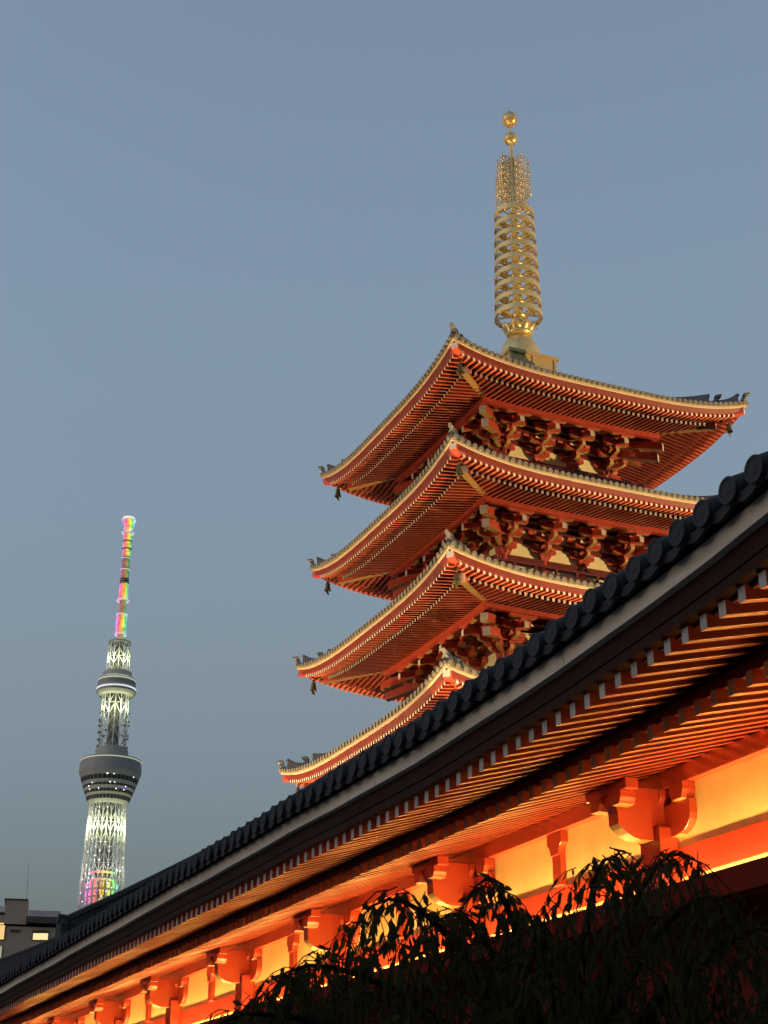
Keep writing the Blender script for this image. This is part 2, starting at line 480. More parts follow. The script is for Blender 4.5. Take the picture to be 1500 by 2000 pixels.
        for off, sc in ((w - .17, .58), (w - 1.05, .72)):
            b2 = MB()
            zb = zc + roof_z(off, off, k)
            poly = [(-.24, -.05), (.24, -.05), (.27, .08), (.20, .22), (.21, .36), (.11, .46), (.06, .60), (-.06, .60), (-.11, .46), (-.21, .36), (-.20, .22), (-.27, .08)]
            b2.prism(poly, lambda x, y, t: D(off + t + y * .28, x * sc, zb + y * sc), -.05, .07)
            b2.prism([(.15 * math.cos(h * math.pi / 6), .66 + .15 * math.sin(h * math.pi / 6)) for h in range(12)], lambda x, y, t: D(off + t + y * .28, x * sc, zb + y * sc), -.09, .10)
            e = b2.build('ridge_end_tile', M['ridge'], roof, rotz=a); fix_normals(e)
    return roof

def arm_poly(L, h, cut=.62):
    """bracket arm outline, curved up at both ends; x along, y up"""
    pts = [(-L, h), (-L, h * .55)]
    for i in range(1, 6):
        a = i / 5 * math.pi / 2
        pts.append((-L + (1 - math.cos(a)) * L * (1 - cut) , h * .55 * (1 - math.sin(a))))
    pts2 = [(-x, y) for x, y in reversed(pts)]
    return pts + pts2
def half_arm(L, h):
    """projecting arm: square at the wall, curved at the outer end"""
    pts = [(-.15, 0)]
    pts += [(L * .62 + L * .38 * math.sin(i / 5 * math.pi / 2), h * .55 * (1 - math.cos(i / 5 * math.pi / 2))) for i in range(6)]
    pts += [(L, h), (-.15, h)]
    return pts

def bracket_mesh(mb, bay, sc=1.0, long=1.0, diag=False):
    """u across, d outward (towards -y), z relative to the eave line"""
    def across(a, b, t): return (a, t, b)
    def outw(a, b, t): return (t, -a * sc, b)
    hw = .085
    def block(u, d, z, s=.13, h=.14):
        mb.frustum(u, -d, z, z + h * .5, s * .72, s * .72, s, s)
        mb.box(u - s, u + s, -d - s, -d + s, z + h * .5, z + h)
    mb.frustum(0, 0, -1.62, -1.48, .17, .17, .26, .26); mb.box(-.26, .26, -.26, .26, -1.48, -1.34)
    L1 = min(.62, bay * .36)
    def arm_across(d, z, L, h=.21):
        mb.prism([(x, z + y) for x, y in arm_poly(L, h)], lambda a, b, t: (a, -d + t, b), -hw, hw, under=(2, 11, 2))
    def arm_out(z, L, h=.21):
        mb.prism([(x * sc, z + y) for x, y in half_arm(L, h)], lambda a, b, t: (t, -a, b), -hw - .004, hw + .004, under=(0, 7, 2))
    if not diag:
        arm_across(.0, -1.30, L1)
    arm_out(-1.302, .66)
    for u in ((-L1 + .12, 0, L1 - .12) if not diag else (0,)): block(u, 0, -1.085)
    block(0, .55 * sc, -1.085)
    if not diag:
        arm_across(.0, -.66, L1 * 1.15); arm_across(.55, -.93, L1)
        for u in (-L1 + .12, L1 - .12): block(u, .55, -.715); block(u * 1.15, 0, -.44)
    arm_out(-.932, 1.2)
    block(0, 1.08 * sc, -.715)
    if not diag:
        arm_across(1.08, -.56, L1)
        for u in (-L1 + .12, 0, L1 - .12): block(u, 1.08, -.345)
    # tail rafter (slants down and out), pale end
    d0, d1 = -.1, 1.92 * sc
    za, zb = -.15, -.80 
    w2, h2 = (.10, .26) if not diag else (.16, .36)
    p = [(-w2, -d1, zb), (w2, -d1, zb), (w2, -d0, za), (-w2, -d0, za)]
    p += [(x, y, z + h2) for x, y, z in p]
    mb.hexa(p, mis=[2, 0, 1, 0, 0, 0])
    if diag:
        p = [(-w2, -d1 + .25, zb - .5), (w2, -d1 + .25, zb - .5), (w2, -d0, za - .5), (-w2, -d0, za - .5)]
        p += [(x, y, z + h2) for x, y, z in p]
        mb.hexa(p, mis=[2, 0, 1, 0, 0, 0])
    else:
        block(0, 1.62, -.46, .14, .15)
        arm_across(1.64, -.31, L1 * 1.05)
        for u in (-L1 + .1, 0, L1 - .1): block(u, 1.64, -.10, .12, .15)
        # ceiling ribs between the steps
        for u in (-.28, .28): mb.box(u - .03, u + .03, -1.55, -1.1, -.24, -.18)

def make_storey(k):
    w, zc = WW[k], ZC[k] + 1.6
    zf = (ZC[k - 1] + 1.6 + 1.55) if k > 1 else 4.4
    bay = 2 * w / 3
    mb = MB()
    mb.box(-w, w, -w, w, zf, zc + .2)
    st = mb.build('storey', M['cream'], pag)
    # columns
    b = MB()
    b.tube([(0, 0, zf), (0, 0, zc - 1.6)], .17, 14)
    c0 = b.build('column', M['red'], st, smooth=True, angle=40); c0.hide_render = False
    spots = []
    for q in range(4):
        a = q * math.pi / 2
        for i in range(3):
            u = -w + bay * i
            spots.append((u * math.cos(a) + w * math.sin(a), u * math.sin(a) - w * math.cos(a)))
    c0.location = (*spots[0], 0)
    for s_ in spots[1:]: dup(c0, st, loc=(*s_, 0))
    # horizontal beams on the wall plane
    b = MB()
    for q in range(4):
        ca, sa = math.cos(q * math.pi / 2), math.sin(q * math.pi / 2)
        for z0, z1, d in ((-.97, -.74, .07), (-.26, .02, .07), (-1.95, -1.62, .14), (-2.6, -2.42, .10), (zf - zc, zf - zc + .3, .16)):
            x0, x1 = -w - d + .003 * q, w + d - .003 * q
            vs = [(x * ca + y * -sa * -1 * 0 - y * sa, x * sa + y * ca, zc + z) for z in (z0, z1) for x, y in ((-w - d, -w - d - .002 * q), (w + d, -w - d - .002 * q), (w - .1, -w + .1), (-w + .1, -w + .1))]
            b.hexa(vs)
    e = b.build('wall_beam', M['dkred'], st); fix_normals(e)
    # doors and lattice windows
    b = MB()
    for q in range(4):
        ca, sa = math.cos(q * math.pi / 2), math.sin(q * math.pi / 2)
        for i in (-1, 0, 1):
            x0, x1 = i * bay - bay * .36, i * bay + bay * .36
            z0, z1 = zf + .3, max(zf + .7, zc - 2.62)
            n = 1 if i == 0 else 7
            for j in range(n):
                xa = x0 + (x1 - x0) * j / n; xb = x0 + (x1 - x0) * (j + (1 if n == 1 else .5)) / n
                vs = [(x * ca - y * sa, x * sa + y * ca, z) for z in (z0, z1) for x, y in ((xa, -w - .05), (xb, -w - .05), (xb, -w + .02), (xa, -w + .02))]
                b.hexa(vs)
    e = b.build('door_panel', M['dkred'], st); fix_normals(e)
    # balcony and railing
    if k > 1:
        rw = w + 1.12
        b = MB()
        for q in range(4):
            ca, sa = math.cos(q * math.pi / 2), math.sin(q * math.pi / 2)
            def bar(x0, x1, y0, y1, z0, z1):
                vs = [(x * ca - y * sa, x * sa + y * ca, z) for z in (z0, z1) for x, y in ((x0, y0), (x1, y0), (x1, y1), (x0, y1))]
                b.hexa(vs)
            bar(-rw - .15 + .002 * q, rw + .15, -rw - .15, -w, zf + .12 + .001 * q, zf + .22 + .001 * q)
            for z, t in ((zf + .30, .05), (zf + .56, .04), (zf + .86, .055)):
                ext = .30 if t > .05 else .12
                bar(-rw - ext, rw + ext, -rw - t, -rw + t, z + .004 * (q % 2), z + 2 * t + .004 * (q % 2))
            n = 8
            for i in range(n + 1):
                u = -rw + 2 * rw * i / n
                if i == n: continue
                bar(u - .06, u + .06, -rw - .06, -rw + .06, zf + .22, zf + (1.0 if i == 0 else .86))
        e = b.build('railing', M['dkred'], st); fix_normals(e)
    # bracket sets
    b = MB(); bracket_mesh(b, bay)
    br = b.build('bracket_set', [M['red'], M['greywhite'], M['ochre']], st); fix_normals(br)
    first = True
    for q in range(4):
        a = q * math.pi / 2
        for i in range(4):
            u = -w + bay * i
            loc = (u * math.cos(a) + w * math.sin(a), u * math.sin(a) - w * math.cos(a), zc)
            if first: br.location = loc; br.rotation_euler.z = a; first = False
            else: dup(br, st, loc=loc, rotz=a)
    b = MB(); bracket_mesh(b, bay, sc=1.414, diag=True)
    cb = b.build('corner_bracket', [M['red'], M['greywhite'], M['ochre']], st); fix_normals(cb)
    for q in range(4):
        a = q * math.pi / 2
        loc = (w * math.cos(a) + w * math.sin(a), w * math.sin(a) - w * math.cos(a), zc)
        if q == 0: cb.location = loc; cb.rotation_euler.z = a + math.pi / 4
        else: dup(cb, st, loc=loc, rotz=a + math.pi / 4)

for k in (5, 4, 3, 2, 1):
    make_roof(k); make_storey(k)

# podium
b = MB()
b.box(-7.5, 7.5, -7.5, 7.5, 0, 4.0); b.box(-7.8, 7.8, -7.8, 7.8, 4.0, 4.4)
b.build('base', M['stone'], pag)

# spire
mb = MB()
mb.tube([(0, 0, 36.9), (0, 0, 46.0), (0, 0, 49.3), (0, 0, 51.4)], [.26, .2, .12, .06], 16)
sp = mb.build('spire', M['gold'], pag, smooth=True, angle=50)
b = MB()
b.box(-1.22, 1.22, -1.22, 1.22, 34.8, 37.06); b.box(-1.34, 1.34, -1.34, 1.34, 37.04, 37.20); b.box(-1.3, 1.3, -1.3, 1.3, 36.2, 36.28)
for q in range(4):
    ca, sa = math.cos(q * math.pi / 2), math.sin(q * math.pi / 2)
    for u in (-1.16, 0, 1.16):
        vs = [(x * ca - y * sa, x * sa + y * ca, z) for z in (36.28, 37.04) for x, y in ((u - .06, -1.26), (u + .06, -1.26), (u + .06, -1.2), (u - .06, -1.2))]
        b.hexa(vs)
b.build('spire_box', M['goldpaint'], sp)
b = MB(); b.lathe([(1.0, 37.2), (1.0, 37.5), (.95, 37.85), (.84, 38.2), (.66, 38.48), (.5, 38.62), (.4, 38.7)], 28)
b.build('spire_bowl', M['gold'], sp, smooth=True)
b = MB()
b.lathe([(.40, 38.68), (.58, 38.78), (.66, 38.9), (.5, 38.98), (.42, 39.1), (.36, 39.3), (.27, 39.5)], 24)
for i in range(8):          # lotus petals
    a = i * math.pi / 4
    d = Vector((math.cos(a), math.sin(a), 0)); t = Vector((-math.sin(a), math.cos(a), 0))
    vs = []; n = 6
    for j in range(n + 1):
        q = j / n
        r = .48 + .36 * math.sin(q * 1.6); z = 38.78 + .62 * q; wd = .26 * math.sin(math.pi * min(.98, .15 + q * .85)) + .01
        for sg in (-1, 0, 1):
            vs.append(d * (r - (.05 if sg else 0)) + t * (wd * sg) + Vector((0, 0, z)))
    fs = []
    for j in range(n):
        for h in (0, 1): fs.append((j * 3 + h, j * 3 + h + 1, j * 3 + h + 4, j * 3 + h + 3))
    b.add(vs, fs)
pt = b.build('lotus_petals', M['gold'], sp, smooth=True)
sm = pt.modifiers.new('thick', 'SOLIDIFY'); sm.thickness = .02
ring0 = None
for i in range(9):
    z = 39.86 + i * .735; r = 1.16 - .02 * i
    b = MB()
    b.lathe([(r, -.13), (r, .13), (r - .09, .13), (r - .09, -.13)], 40, closed=True)
    b.lathe([(.30, -.10), (.36, 0), (.30, .10)], 20)
    for j in range(8):
        a = j * math.pi / 4 + .2
        c, s = math.cos(a), math.sin(a)
        b.tube([(c * .28, s * .28, 0), (c * (r - .05), s * (r - .05), 0)], .035, 6)
        b.tube([(c * .62, s * .62, .0), (c * (r - .05) - s * .2, s * (r - .05) + c * .2, 0)], .022, 5)
        b.tube([(c * .62, s * .62, .0), (c * (r - .05) + s * .2, s * (r - .05) - c * .2, 0)], .022, 5)
        b.tube([(c * (r - .02), s * (r - .02), -.12), (c * (r - .02), s * (r - .02), -.25)], [.025, .05], 6)
    o = b.build('spire_ring', M['gold'], sp, smooth=True, angle=40, loc=(0, 0, z)); fix_normals(o)
# flame fins: pierced sheets made of curling bars
def fin():
    b = MB(); rnd = random.Random(3)
    b.tube([(.12, 0, 0), (1.14, 0, .02)], .03, 6)
    b.tube([(.14, 0, 0), (.14, 0, 2.9)], .025, 6)
    H = 3.15
    for i in range(15):
        z0 = .05 + i * .19
        for j in range(5):
            x0 = .14 + j * .20
            top = 2.35 + .9 * (1 - abs((j - 1.2) / 4.5)) - .55 * (j / 5) ** 2
            if z0 + .2 > top: continue
            pts = []
            sg = 1 if (i + j) % 2 else -1
            for q in range(6):
                t = q / 5
                pts.append((x0 + .09 + sg * .075 * math.sin(t * math.pi * 1.6) + .03 * t, 0, z0 + .27 * t))
            b.tube(pts, [.036, .032, .03, .027, .022, .014], 5)
            b.tube([(x0, 0, z0 + .1), (x0 + .18, 0, z0 + .16)], .02, 4)
    pts = [(1.14, 0, .02), (1.17, 0, .8), (1.15, 0, 1.6), (1.05, 0, 2.3)]
    b.tube(pts, .018, 5)
    return b
fb = fin().build('flame_fin', M['gold'], sp, smooth=True, loc=(0, 0, 46.35), rotz=R_(20))
for q in (1, 2, 3): dup(fb, sp, rotz=R_(20) + q * math.pi / 2)
for z, r, tip in ((50.48, .36, .0), (51.72, .40, .14)):
    b = MB()
    prof = [(.02, -r * 1.05)] + [(r * math.cos(a), r * math.sin(a)) for a in [(-80 + 10 * i) * math.pi / 180 for i in range(16)]] + [(.05, r + tip), (.005, r + tip + .06)]
    b.lathe(prof, 24)
    if tip:
        for i in range(8):
            a = i * math.pi / 4
            b.tube([(math.cos(a) * r * math.cos(t) * 1.01, math.sin(a) * r * math.cos(t) * 1.01, r * math.sin(t) * 1.01) for t in [(-80 + 20 * j) * math.pi / 180 for j in range(9)]], .025, 5)
    b.build('spire_ball', M['gold'], sp, smooth=True, loc=(0, 0, z))

# wind bells
def bell(name):
    b = MB()
    b.lathe([(.02, 0), (.06, -.02), (.10, -.08), (.115, -.22), (.13, -.34), (.17, -.42), (.15, -.42), (.1, -.3), (.02, -.28)], 16)
    b.tube([(0, 0, .32), (0, 0, -.02)], .018, 6); b.tube([(0, 0, -.3), (0, 0, -.5)], .02, 6)
    b.lathe([(.05, .02), (.075, .05), (.05, .08), (.03, .05)], 12, closed=True)
    b.prism([(-.17, -.60), (.17, -.60), (.10, -.48), (-.10, -.48)], lambda x, y, t: (x, t, y), -.012, .012)
    return b.build(name, M['bronze'], None, smooth=True, angle=35)
bells = [(5, -1, 1, 'dark bronze wind bell hanging from the far left corner of the topmost pagoda roof'),
         (5, 1, -1, 'dark bronze wind bell hanging from the right corner of the topmost pagoda roof'),
         (5, -1, -1, 'greenish wind bell under the near corner of the topmost pagoda roof'),
         (4, -1, 1, 'dark bronze wind bell at the left corner of the second roof from the top'),
         (4, -1, -1, 'greenish wind bell under the near corner of the second roof from the top'),
         (3, -1, 1, 'dark bronze wind bell at the left corner of the third roof from the top'),
         (3, -1, -1, 'greenish wind bell under the near corner of the third roof from the top'),
         (2, -1, 1, 'wind bell at the left corner of the lowest visible pagoda roof')]
for i, (k, sx, sy, lab) in enumerate(bells):
    o = WE[k] - .62
    if i == 0: b0 = bell('wind_bell'); bo = b0
    else: bo = dup(b0)
    bo.location = PC + E2 * (sx * o) + E1 * (sy * o) + Vector((0, 0, ZC[k] + 1.6 + AMP - .74))
    bo.rotation_euler.z = YAW + math.pi / 4
    tag(bo, lab, 'wind bell', 'wind bells on the pagoda eaves')

# ------------------------------------------------------------------ HALL IN FRONT (long, tiled, lit under its eaves)
P0, S0 = 13.6, 24.0
hall = empty('temple_hall', ps(P0, S0, 0), YAW)
tag(hall, 'long temple hall with dark tiled roof and lit cream wall panels, before the pagoda', 'temple hall')
PE, PO, SA, SB = 5.68, 21.52, 3.0, 45.0
def H(p, s, z): return (p - P0, s - S0, z + 1.6)
def up(s): return 0.0095 * max(0.0, 10.0 - min(s - SA, SB - s)) ** 2 + .005 * math.sin(s * 1.31) + .004 * math.sin(s * 2.9 + 1)
def hall_ring(mb, sec, k=1.0, mi=0):
    P = len(sec); rows = []
    ns = 64
    def lin(n): return [i / n for i in range(n)]
    for side in range(4):
        n = ns if side % 2 == 0 else 20
        for t in lin(n):
            row = []
            for d, z in sec:
                a0, a1, b0, b1 = PE + d, PO - d, SA + d, SB - d
                if side == 0: p, s = a0, b0 + (b1 - b0) * t; r = up(s)
                elif side == 1: p, s = a0 + (a1 - a0) * t, b1
                elif side == 2: p, s = a1, b1 + (b0 - b1) * t; r = up(s)
                else: p, s = a1 + (a0 - a1) * t, b0
                if side % 2: r = 0.0095 * max(0, 10 - min(p - PE, PO - p)) ** 2
                row.append(H(p, s, z + r * k))
            rows.append(row)
    vs = [v for r in rows for v in r]; fs = []; T = len(rows)
    for i in range(T):
        i2 = (i + 1) % T
        for j in range(P):
            j2 = (j + 1) % P
            fs.append((i * P + j, i2 * P + j, i2 * P + j2, i * P + j2))
    mb.add(vs, fs, mi)

DR = (PO - PE) / 2
def zr(d): return 3.745 + 0.52 * d + 0.012 * d * d
def roofh(p, s, d): 
    r = max(up(s) if SA <= s <= SB else .9, 0)
    return zr(d) + r * max(0.0, 1 - max(0, d) / 6.0) ** 1.3
# tile covering: facing slope in detail
rng_t = random.Random(8)
mb = MB(); TP = 0.284
n_rows = int((SB - SA) / TP)
for i in range(n_rows):
    s = SA + 0.12 + i * TP
    dmax = min(DR - .05, s - SA, SB - s)
    if dmax < .3: continue
    ns = 9; rad = .086 + rng_t.uniform(-.003, .003); vs = []; fs = []
    d0 = -.135 + rng_t.uniform(-.012, .012); jz = .03 + rng_t.uniform(-.009, .009)
    ds = [d0 + (dmax - d0) * (q / ns) ** 1.4 for q in range(ns + 1)]
    for d in ds:
        zc_ = roofh(PE + d, s, d) + jz
        for h in range(10):
            a = -.35 + (math.pi + .7) * h / 9
            vs.append(H(PE + d, s + math.cos(a) * rad, zc_ + math.sin(a) * rad))
    for q in range(ns):
        for h in range(9): fs.append((q * 10 + h, q * 10 + h + 1, q * 10 + 11 + h, q * 10 + 10 + h))
    mb.add(vs, fs)
    zc_ = roofh(PE + d0, s, d0) + jz
    for (ra, dd, rb, de) in ((.093, d0 - .012, .093, d0 + .05), (.093, d0 - .012, .074, d0 - .012), (.074, d0 - .012, .071, d0 - .007), (.071, d0 - .007, .035, d0 - .007), (.035, d0 - .007, .03, d0 - .010), (.03, d0 - .010, .001, d0 - .011)):
        A = [H(PE + dd, s + math.cos(2 * math.pi * h / 20) * ra, zc_ + math.sin(2 * math.pi * h / 20) * ra) for h in range(20)]
        B = [H(PE + de, s + math.cos(2 * math.pi * h / 20) * rb, zc_ + math.sin(2 * math.pi * h / 20) * rb) for h in range(20)]
        mb.add(A + B, [(h, (h + 1) % 20, 20 + (h + 1) % 20, 20 + h) for h in range(20)])
    # overlapping joints of the round tiles
    for d in [.18 + .3 * q for q in range(4)]:
        if d > dmax: break
        zc_ = roofh(PE + d, s, d) + jz
        vs = []
        for dd, rr in ((d, rad + .002), (d + .004, rad + .008), (d + .05, rad + .008), (d + .054, rad + .002)):
            for h in range(9):
                a = math.pi * h / 8
                vs.append(H(PE + dd, s + math.cos(a) * rr, zc_ + math.sin(a) * rr + .52 * (dd - d)))
        mb.add(vs, [(q * 9 + h, q * 9 + h + 1, q * 9 + 10 + h, q * 9 + 9 + h) for q in range(3) for h in range(8)])
    # concave flat tile with a hanging front lip
    s2 = s + TP
    if s2 > SB - .3: continue
    dmax = min(DR - .05, s - SA, SB - s2)
    ds = [-.10 + (dmax + .10) * (q / ns) ** 1.4 for q in range(ns + 1)]
    vs = []; fs = []
    for d in ds:
        for h in range(7):
            t = h / 6
            sg = .055 * (1 - (2 * t - 1) ** 2)
            vs.append(H(PE + d, s + TP * t, roofh(PE + d, s + TP * t, d) + .02 - sg))
    for q in range(ns):
        for h in range(6): fs.append((q * 7 + h, q * 7 + h + 1, q * 7 + 8 + h, q * 7 + 7 + h))
    mb.add(vs, fs)
    vs = []
    for h in range(7):
        t = h / 6; sg = .055 * (1 - (2 * t - 1) ** 2); z = roofh(PE - .1, s + TP * t, -.1) + .02 - sg
        cx, cy, cz = H(PE - .105, s + TP * t, z)
        vs += [(cx, cy, cz), (cx, cy, cz - .075), (cx + .03, cy, cz - .075), (cx + .03, cy, cz - .01)]
    fs = []
    for h in range(6):
        for j in range(3): fs.append((h * 4 + j, h * 4 + j + 1, h * 4 + 5 + j, h * 4 + 4 + j))
    mb.add(vs, fs)
# the other slopes
def slope_sheet(fn):
    nu, nv = 24, 10; vs = []; fs = []
    for j in range(nv + 1):
        for i in range(nu + 1): vs.append(fn(i / nu, DR * j / nv))
    for j in range(nv):
        for i in range(nu): a = j * (nu + 1) + i; fs.append((a, a + 1, a + nu + 2, a + nu + 1))
    mb.add(vs, fs)
def upp(p): return 0.0095 * max(0, 10 - min(p - PE, PO - p)) ** 2
def f_far(t, d):
    s = SA + d + (SB - SA - 2 * d) * t; return H(PO - d, s, roofh(0, s, d) + .02)
def f_l(t, d):
    p = PE + d + (PO - PE - 2 * d) * t; return H(p, SB - d, zr(d) + upp(p) * max(0, 1 - d / 6) ** 1.3 + .02)
def f_r(t, d):
    p = PE + d + (PO - PE - 2 * d) * t; return H(p, SA + d, zr(d) + upp(p) * max(0, 1 - d / 6) ** 1.3 + .02)
for fn in (f_far, f_l, f_r): slope_sheet(fn)
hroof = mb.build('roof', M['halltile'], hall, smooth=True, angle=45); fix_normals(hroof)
# ridges
b = MB()
def ridge_run(pts, hw, h):
    vs = []
    for i, (p, s, z) in enumerate(pts):
        a = Vector(pts[max(i - 1, 0)]); c = Vector(pts[min(i + 1, len(pts) - 1)]); d = (c - a); d.z = 0; d.normalize()
        nx, ny = -d.y, d.x
        for lat, zz in ((-hw, 0), (hw, 0), (hw * .8, h), (-hw * .8, h)): vs.append(H(p + nx * lat, s + ny * lat, z + zz))
    n = len(pts)
    fs = [(0, 1, 2, 3), tuple((n - 1) * 4 + x for x in (3, 2, 1, 0))]
    for i in range(n - 1):
        for j in range(4): fs.append((i * 4 + j, i * 4 + (j + 1) % 4, i * 4 + 4 + (j + 1) % 4, i * 4 + 4 + j))
    b.add(vs, fs)
    b.tube([H(p, s, z + h + .04) for p, s, z in pts], .09, 8)
main = [(PE + DR, SA + DR + (SB - SA - 2 * DR) * i / 10, zr(DR) - .05) for i in range(11)]
ridge_run(main, .22, .6)
for sc_ in (26.75,):
    ridge_run([(PE + d, sc_, zr(d) - .03) for d in [.02 + (DR - .1) * i / 14 for i in range(15)]], .15, .36)
for sx in (0, 1):
    for sp_ in (0, 1):
        pts = []
        for i in range(13):
            d = .1 + (DR - .1) * i / 12
            p = PE + d if sp_ == 0 else PO - d
            s = SA + d if sx == 0 else SB - d
            pts.append((p, s, zr(d) + 0.0095 * (10 - min(10, d)) ** 2 * max(0, 1 - d / 6) ** 1.3 - .05))
        ridge_run(pts, .16, .36)
e = b.build('roof_ridge', M['halltile'], hroof); fix_normals(e)
b = MB()
poly = [(-.24, -.05), (.24, -.05), (.28, .1), (.2, .22), (.2, .34), (.08, .44), (-.08, .44), (-.2, .34), (-.2, .22), (-.28, .1)]
b.prism(poly, lambda x, y, t: H(PE + .0 + t, 26.75 + x, zr(0) + y), -.06, .06)
b.tube([H(PE + .15, 26.75, zr(0) + .42), H(PE - .08, 26.75, zr(0) + .44)], .09, 12)
e = b.build('ridge_end_tile', M['halltile'], hroof); fix_normals(e)
# eave boards
b = MB(); hall_ring(b, [(0, 3.615), (.018, 3.49), (.22, 3.49), (.22, 3.615)])
e = b.build('eave_board', mat('pale grey eave board', (0.66, 0.64, 0.57), 0.6, noise=0.10, scale=1.5, seam=3.63, streak=(3, .5, 14)), hroof, bevel=0); fix_normals(e)
b = MB(); hall_ring(b, [(.03, 3.72), (.05, 3.617), (.25, 3.617), (.25, 3.72)])
e = b.build('tile_batten', M['dark'], hroof); fix_normals(e)
b = MB(); hall_ring(b, [(.085, 3.488), (.105, 3.36), (.3, 3.36), (.3, 3.488)]); hall_ring(b, [(.118, 3.358), (.125, 3.287), (.35, 3.287), (.35, 3.358)])
e = b.build('fascia', M['hallfascia'], hroof); fix_normals(e)
def hzb(p): return 3.175 + .27 * (p - 5.87)
def jzb(p): return 3.18 + .285 * (p - 6.72)
UJ = .72
b = MB(); hall_ring(b, [(1.10, 3.30), (1.10, 3.405), (1.28, 3.405), (1.28, 3.30)], UJ + .03)
e = b.build('eave_batten', M['dkred'], hroof); fix_normals(e)
b = MB()
hall_ring(b, [(.25, hzb(PE + .25) + .112), (.25, hzb(PE + .25) + .14), (1.35, hzb(PE + 1.35) + .14), (1.35, hzb(PE + 1.35) + .112)], .85)
e = b.build('soffit', M['board'], hroof); fix_normals(e)
b = MB()
def jsheet(z):
    vs = []
    for i in range(65):
        s = SA + 1.1 + (SB - SA - 2.2) * i / 64
        vs += [H(6.80, s, jzb(6.80) + z + up(s) * UJ), H(8.45, s, jzb(8.45) + z)]
    return vs
va, vb = jsheet(.122), jsheet(.15)
b.add(va + vb, [(2 * i, 2 * i + 1, 2 * i + 3, 2 * i + 2) for i in range(64)] + [(130 + 2 * i, 132 + 2 * i, 133 + 2 * i, 131 + 2 * i) for i in range(64)])
e = b.build('soffit', M['board'], hroof)
# rafters, each a mesh of its own for the hundred nearest in view
RP = 0.2207
rs = [7.26 + RP * i for i in range(-14, 166)]
def hien_bm(mb, s, base):
    j = rng.uniform(-.004, .004); s += rng.uniform(-.003, .003)
    hw = .04; z0, z1 = hzb(5.87) + j, hzb(7.0); r0, r1 = up(s), up(s) * .78
    p = [(5.87, s - hw, z0 + r0), (7.0, s - hw, z1 + r1), (7.0, s + hw, z1 + r1), (5.87, s + hw, z0 + r0)]
    q = [(a, c, z + .112) for a, c, z in p]
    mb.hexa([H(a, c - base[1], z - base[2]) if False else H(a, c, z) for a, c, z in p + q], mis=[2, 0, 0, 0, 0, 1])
def ji_bm(mb, s):
    j = rng.uniform(-.004, .004); s += rng.uniform(-.003, .003)
    hw = .042; z0, z1 = jzb(6.72) + j, jzb(8.42); r0 = up(s) * UJ
    p = [(6.72, s - hw, z0 + r0), (8.42, s - hw, z1), (8.42, s + hw, z1), (6.72, s + hw, z0 + r0)]
    q = [(a, c, z + .122) for a, c, z in p]
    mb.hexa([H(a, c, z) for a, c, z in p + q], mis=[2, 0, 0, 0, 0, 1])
rng = random.Random(5)
M['ends'] = mat('grey white rafter end', (0.36, 0.36, 0.345), 0.65, noise=0.16, scale=9, objrand=.14)
M['tanends'] = mat('tan rafter end', (0.33, 0.27, 0.17), 0.65, noise=0.16, scale=9, objrand=.14)
lo_h, lo_j = 6.3, 7.6
for nm, fn, em, lo in (('flying_rafter', lambda m_, s_: hien_bm(m_, s_, (0, 0, 0)), M['ends'], lo_h), ('base_rafter', ji_bm, M['tanends'], lo_j)):
    rest = MB(); cnt = 0
    for s in rs:
        if s > lo and cnt < 100:
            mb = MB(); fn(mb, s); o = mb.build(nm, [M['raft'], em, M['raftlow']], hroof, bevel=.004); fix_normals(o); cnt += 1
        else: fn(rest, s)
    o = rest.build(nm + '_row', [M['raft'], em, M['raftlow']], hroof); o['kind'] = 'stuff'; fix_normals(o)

# wall
SW0, SW1, PW0, PW1 = 5.7, 42.3, 8.27, 18.85
b = MB()
def slab(p0, p1, s0, s1, z0, z1, mi=0): 
    x0, y0, zz0 = H(p0, s0, z0); x1, y1, zz1 = H(p1, s1, z1); b.box(x0, x1, y0, y1, zz0, zz1, mi)
slab(PW0, PW1, SW0, SW1, 2.16, 3.62)
wall = b.build('wall', M['panel'], hall)
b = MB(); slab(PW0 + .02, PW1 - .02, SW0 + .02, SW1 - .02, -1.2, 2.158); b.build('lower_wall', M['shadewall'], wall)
b = MB(); slab(PW0 - 1.3, PW1 + 1.3, SW0 - 1.2, SW1 + 1.2, -1.6, -1.2); b.build('stone_base', M['stone'], hall)
b = MB(); slab(8.17, 8.46, SW0 - .2, SW1 + .2, 3.425, 3.60); b.build('wall_purlin', M['beam'], wall, bevel=.008)
b = MB(); slab(8.252, 8.34, SW0 - .1, SW1 + .1, 2.58, 2.86); b.build('wall_beam', M['beam'], wall, bevel=.006)
b = MB(); slab(7.55, 7.63, SW0 - .6, SW1 + .6, 2.12, 2.335); slab(7.63, 8.268, SW0 - .6, SW1 + .6, 2.10, 2.14)
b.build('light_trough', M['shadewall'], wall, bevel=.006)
b = MB(); slab(8.16, 8.30, SW0 - .1, SW1 + .1, .55, .80); slab(8.16, 8.30, SW0 - .1, SW1 + .1, -1.0, -.75); b.build('wall_beam', M['dkred'], wall)
BAY = 4.02
posts = [12.02 + BAY * k for k in range(-1, 8)]
b = MB(); x, y, z = H(8.36, 11.98, 0); b.tube([(0, 0, -1.2 + 1.6), (0, 0, 2.12 + 1.6)], .15, 20)
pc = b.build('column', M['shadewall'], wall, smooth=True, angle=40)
for i, s in enumerate([SW0] + posts + [SW1]):
    x, y, z = H(8.30, s, 0)
    if i == 0: pc.location = (x, y, 0)
    else: dup(pc, wall, loc=(x, y, 0))
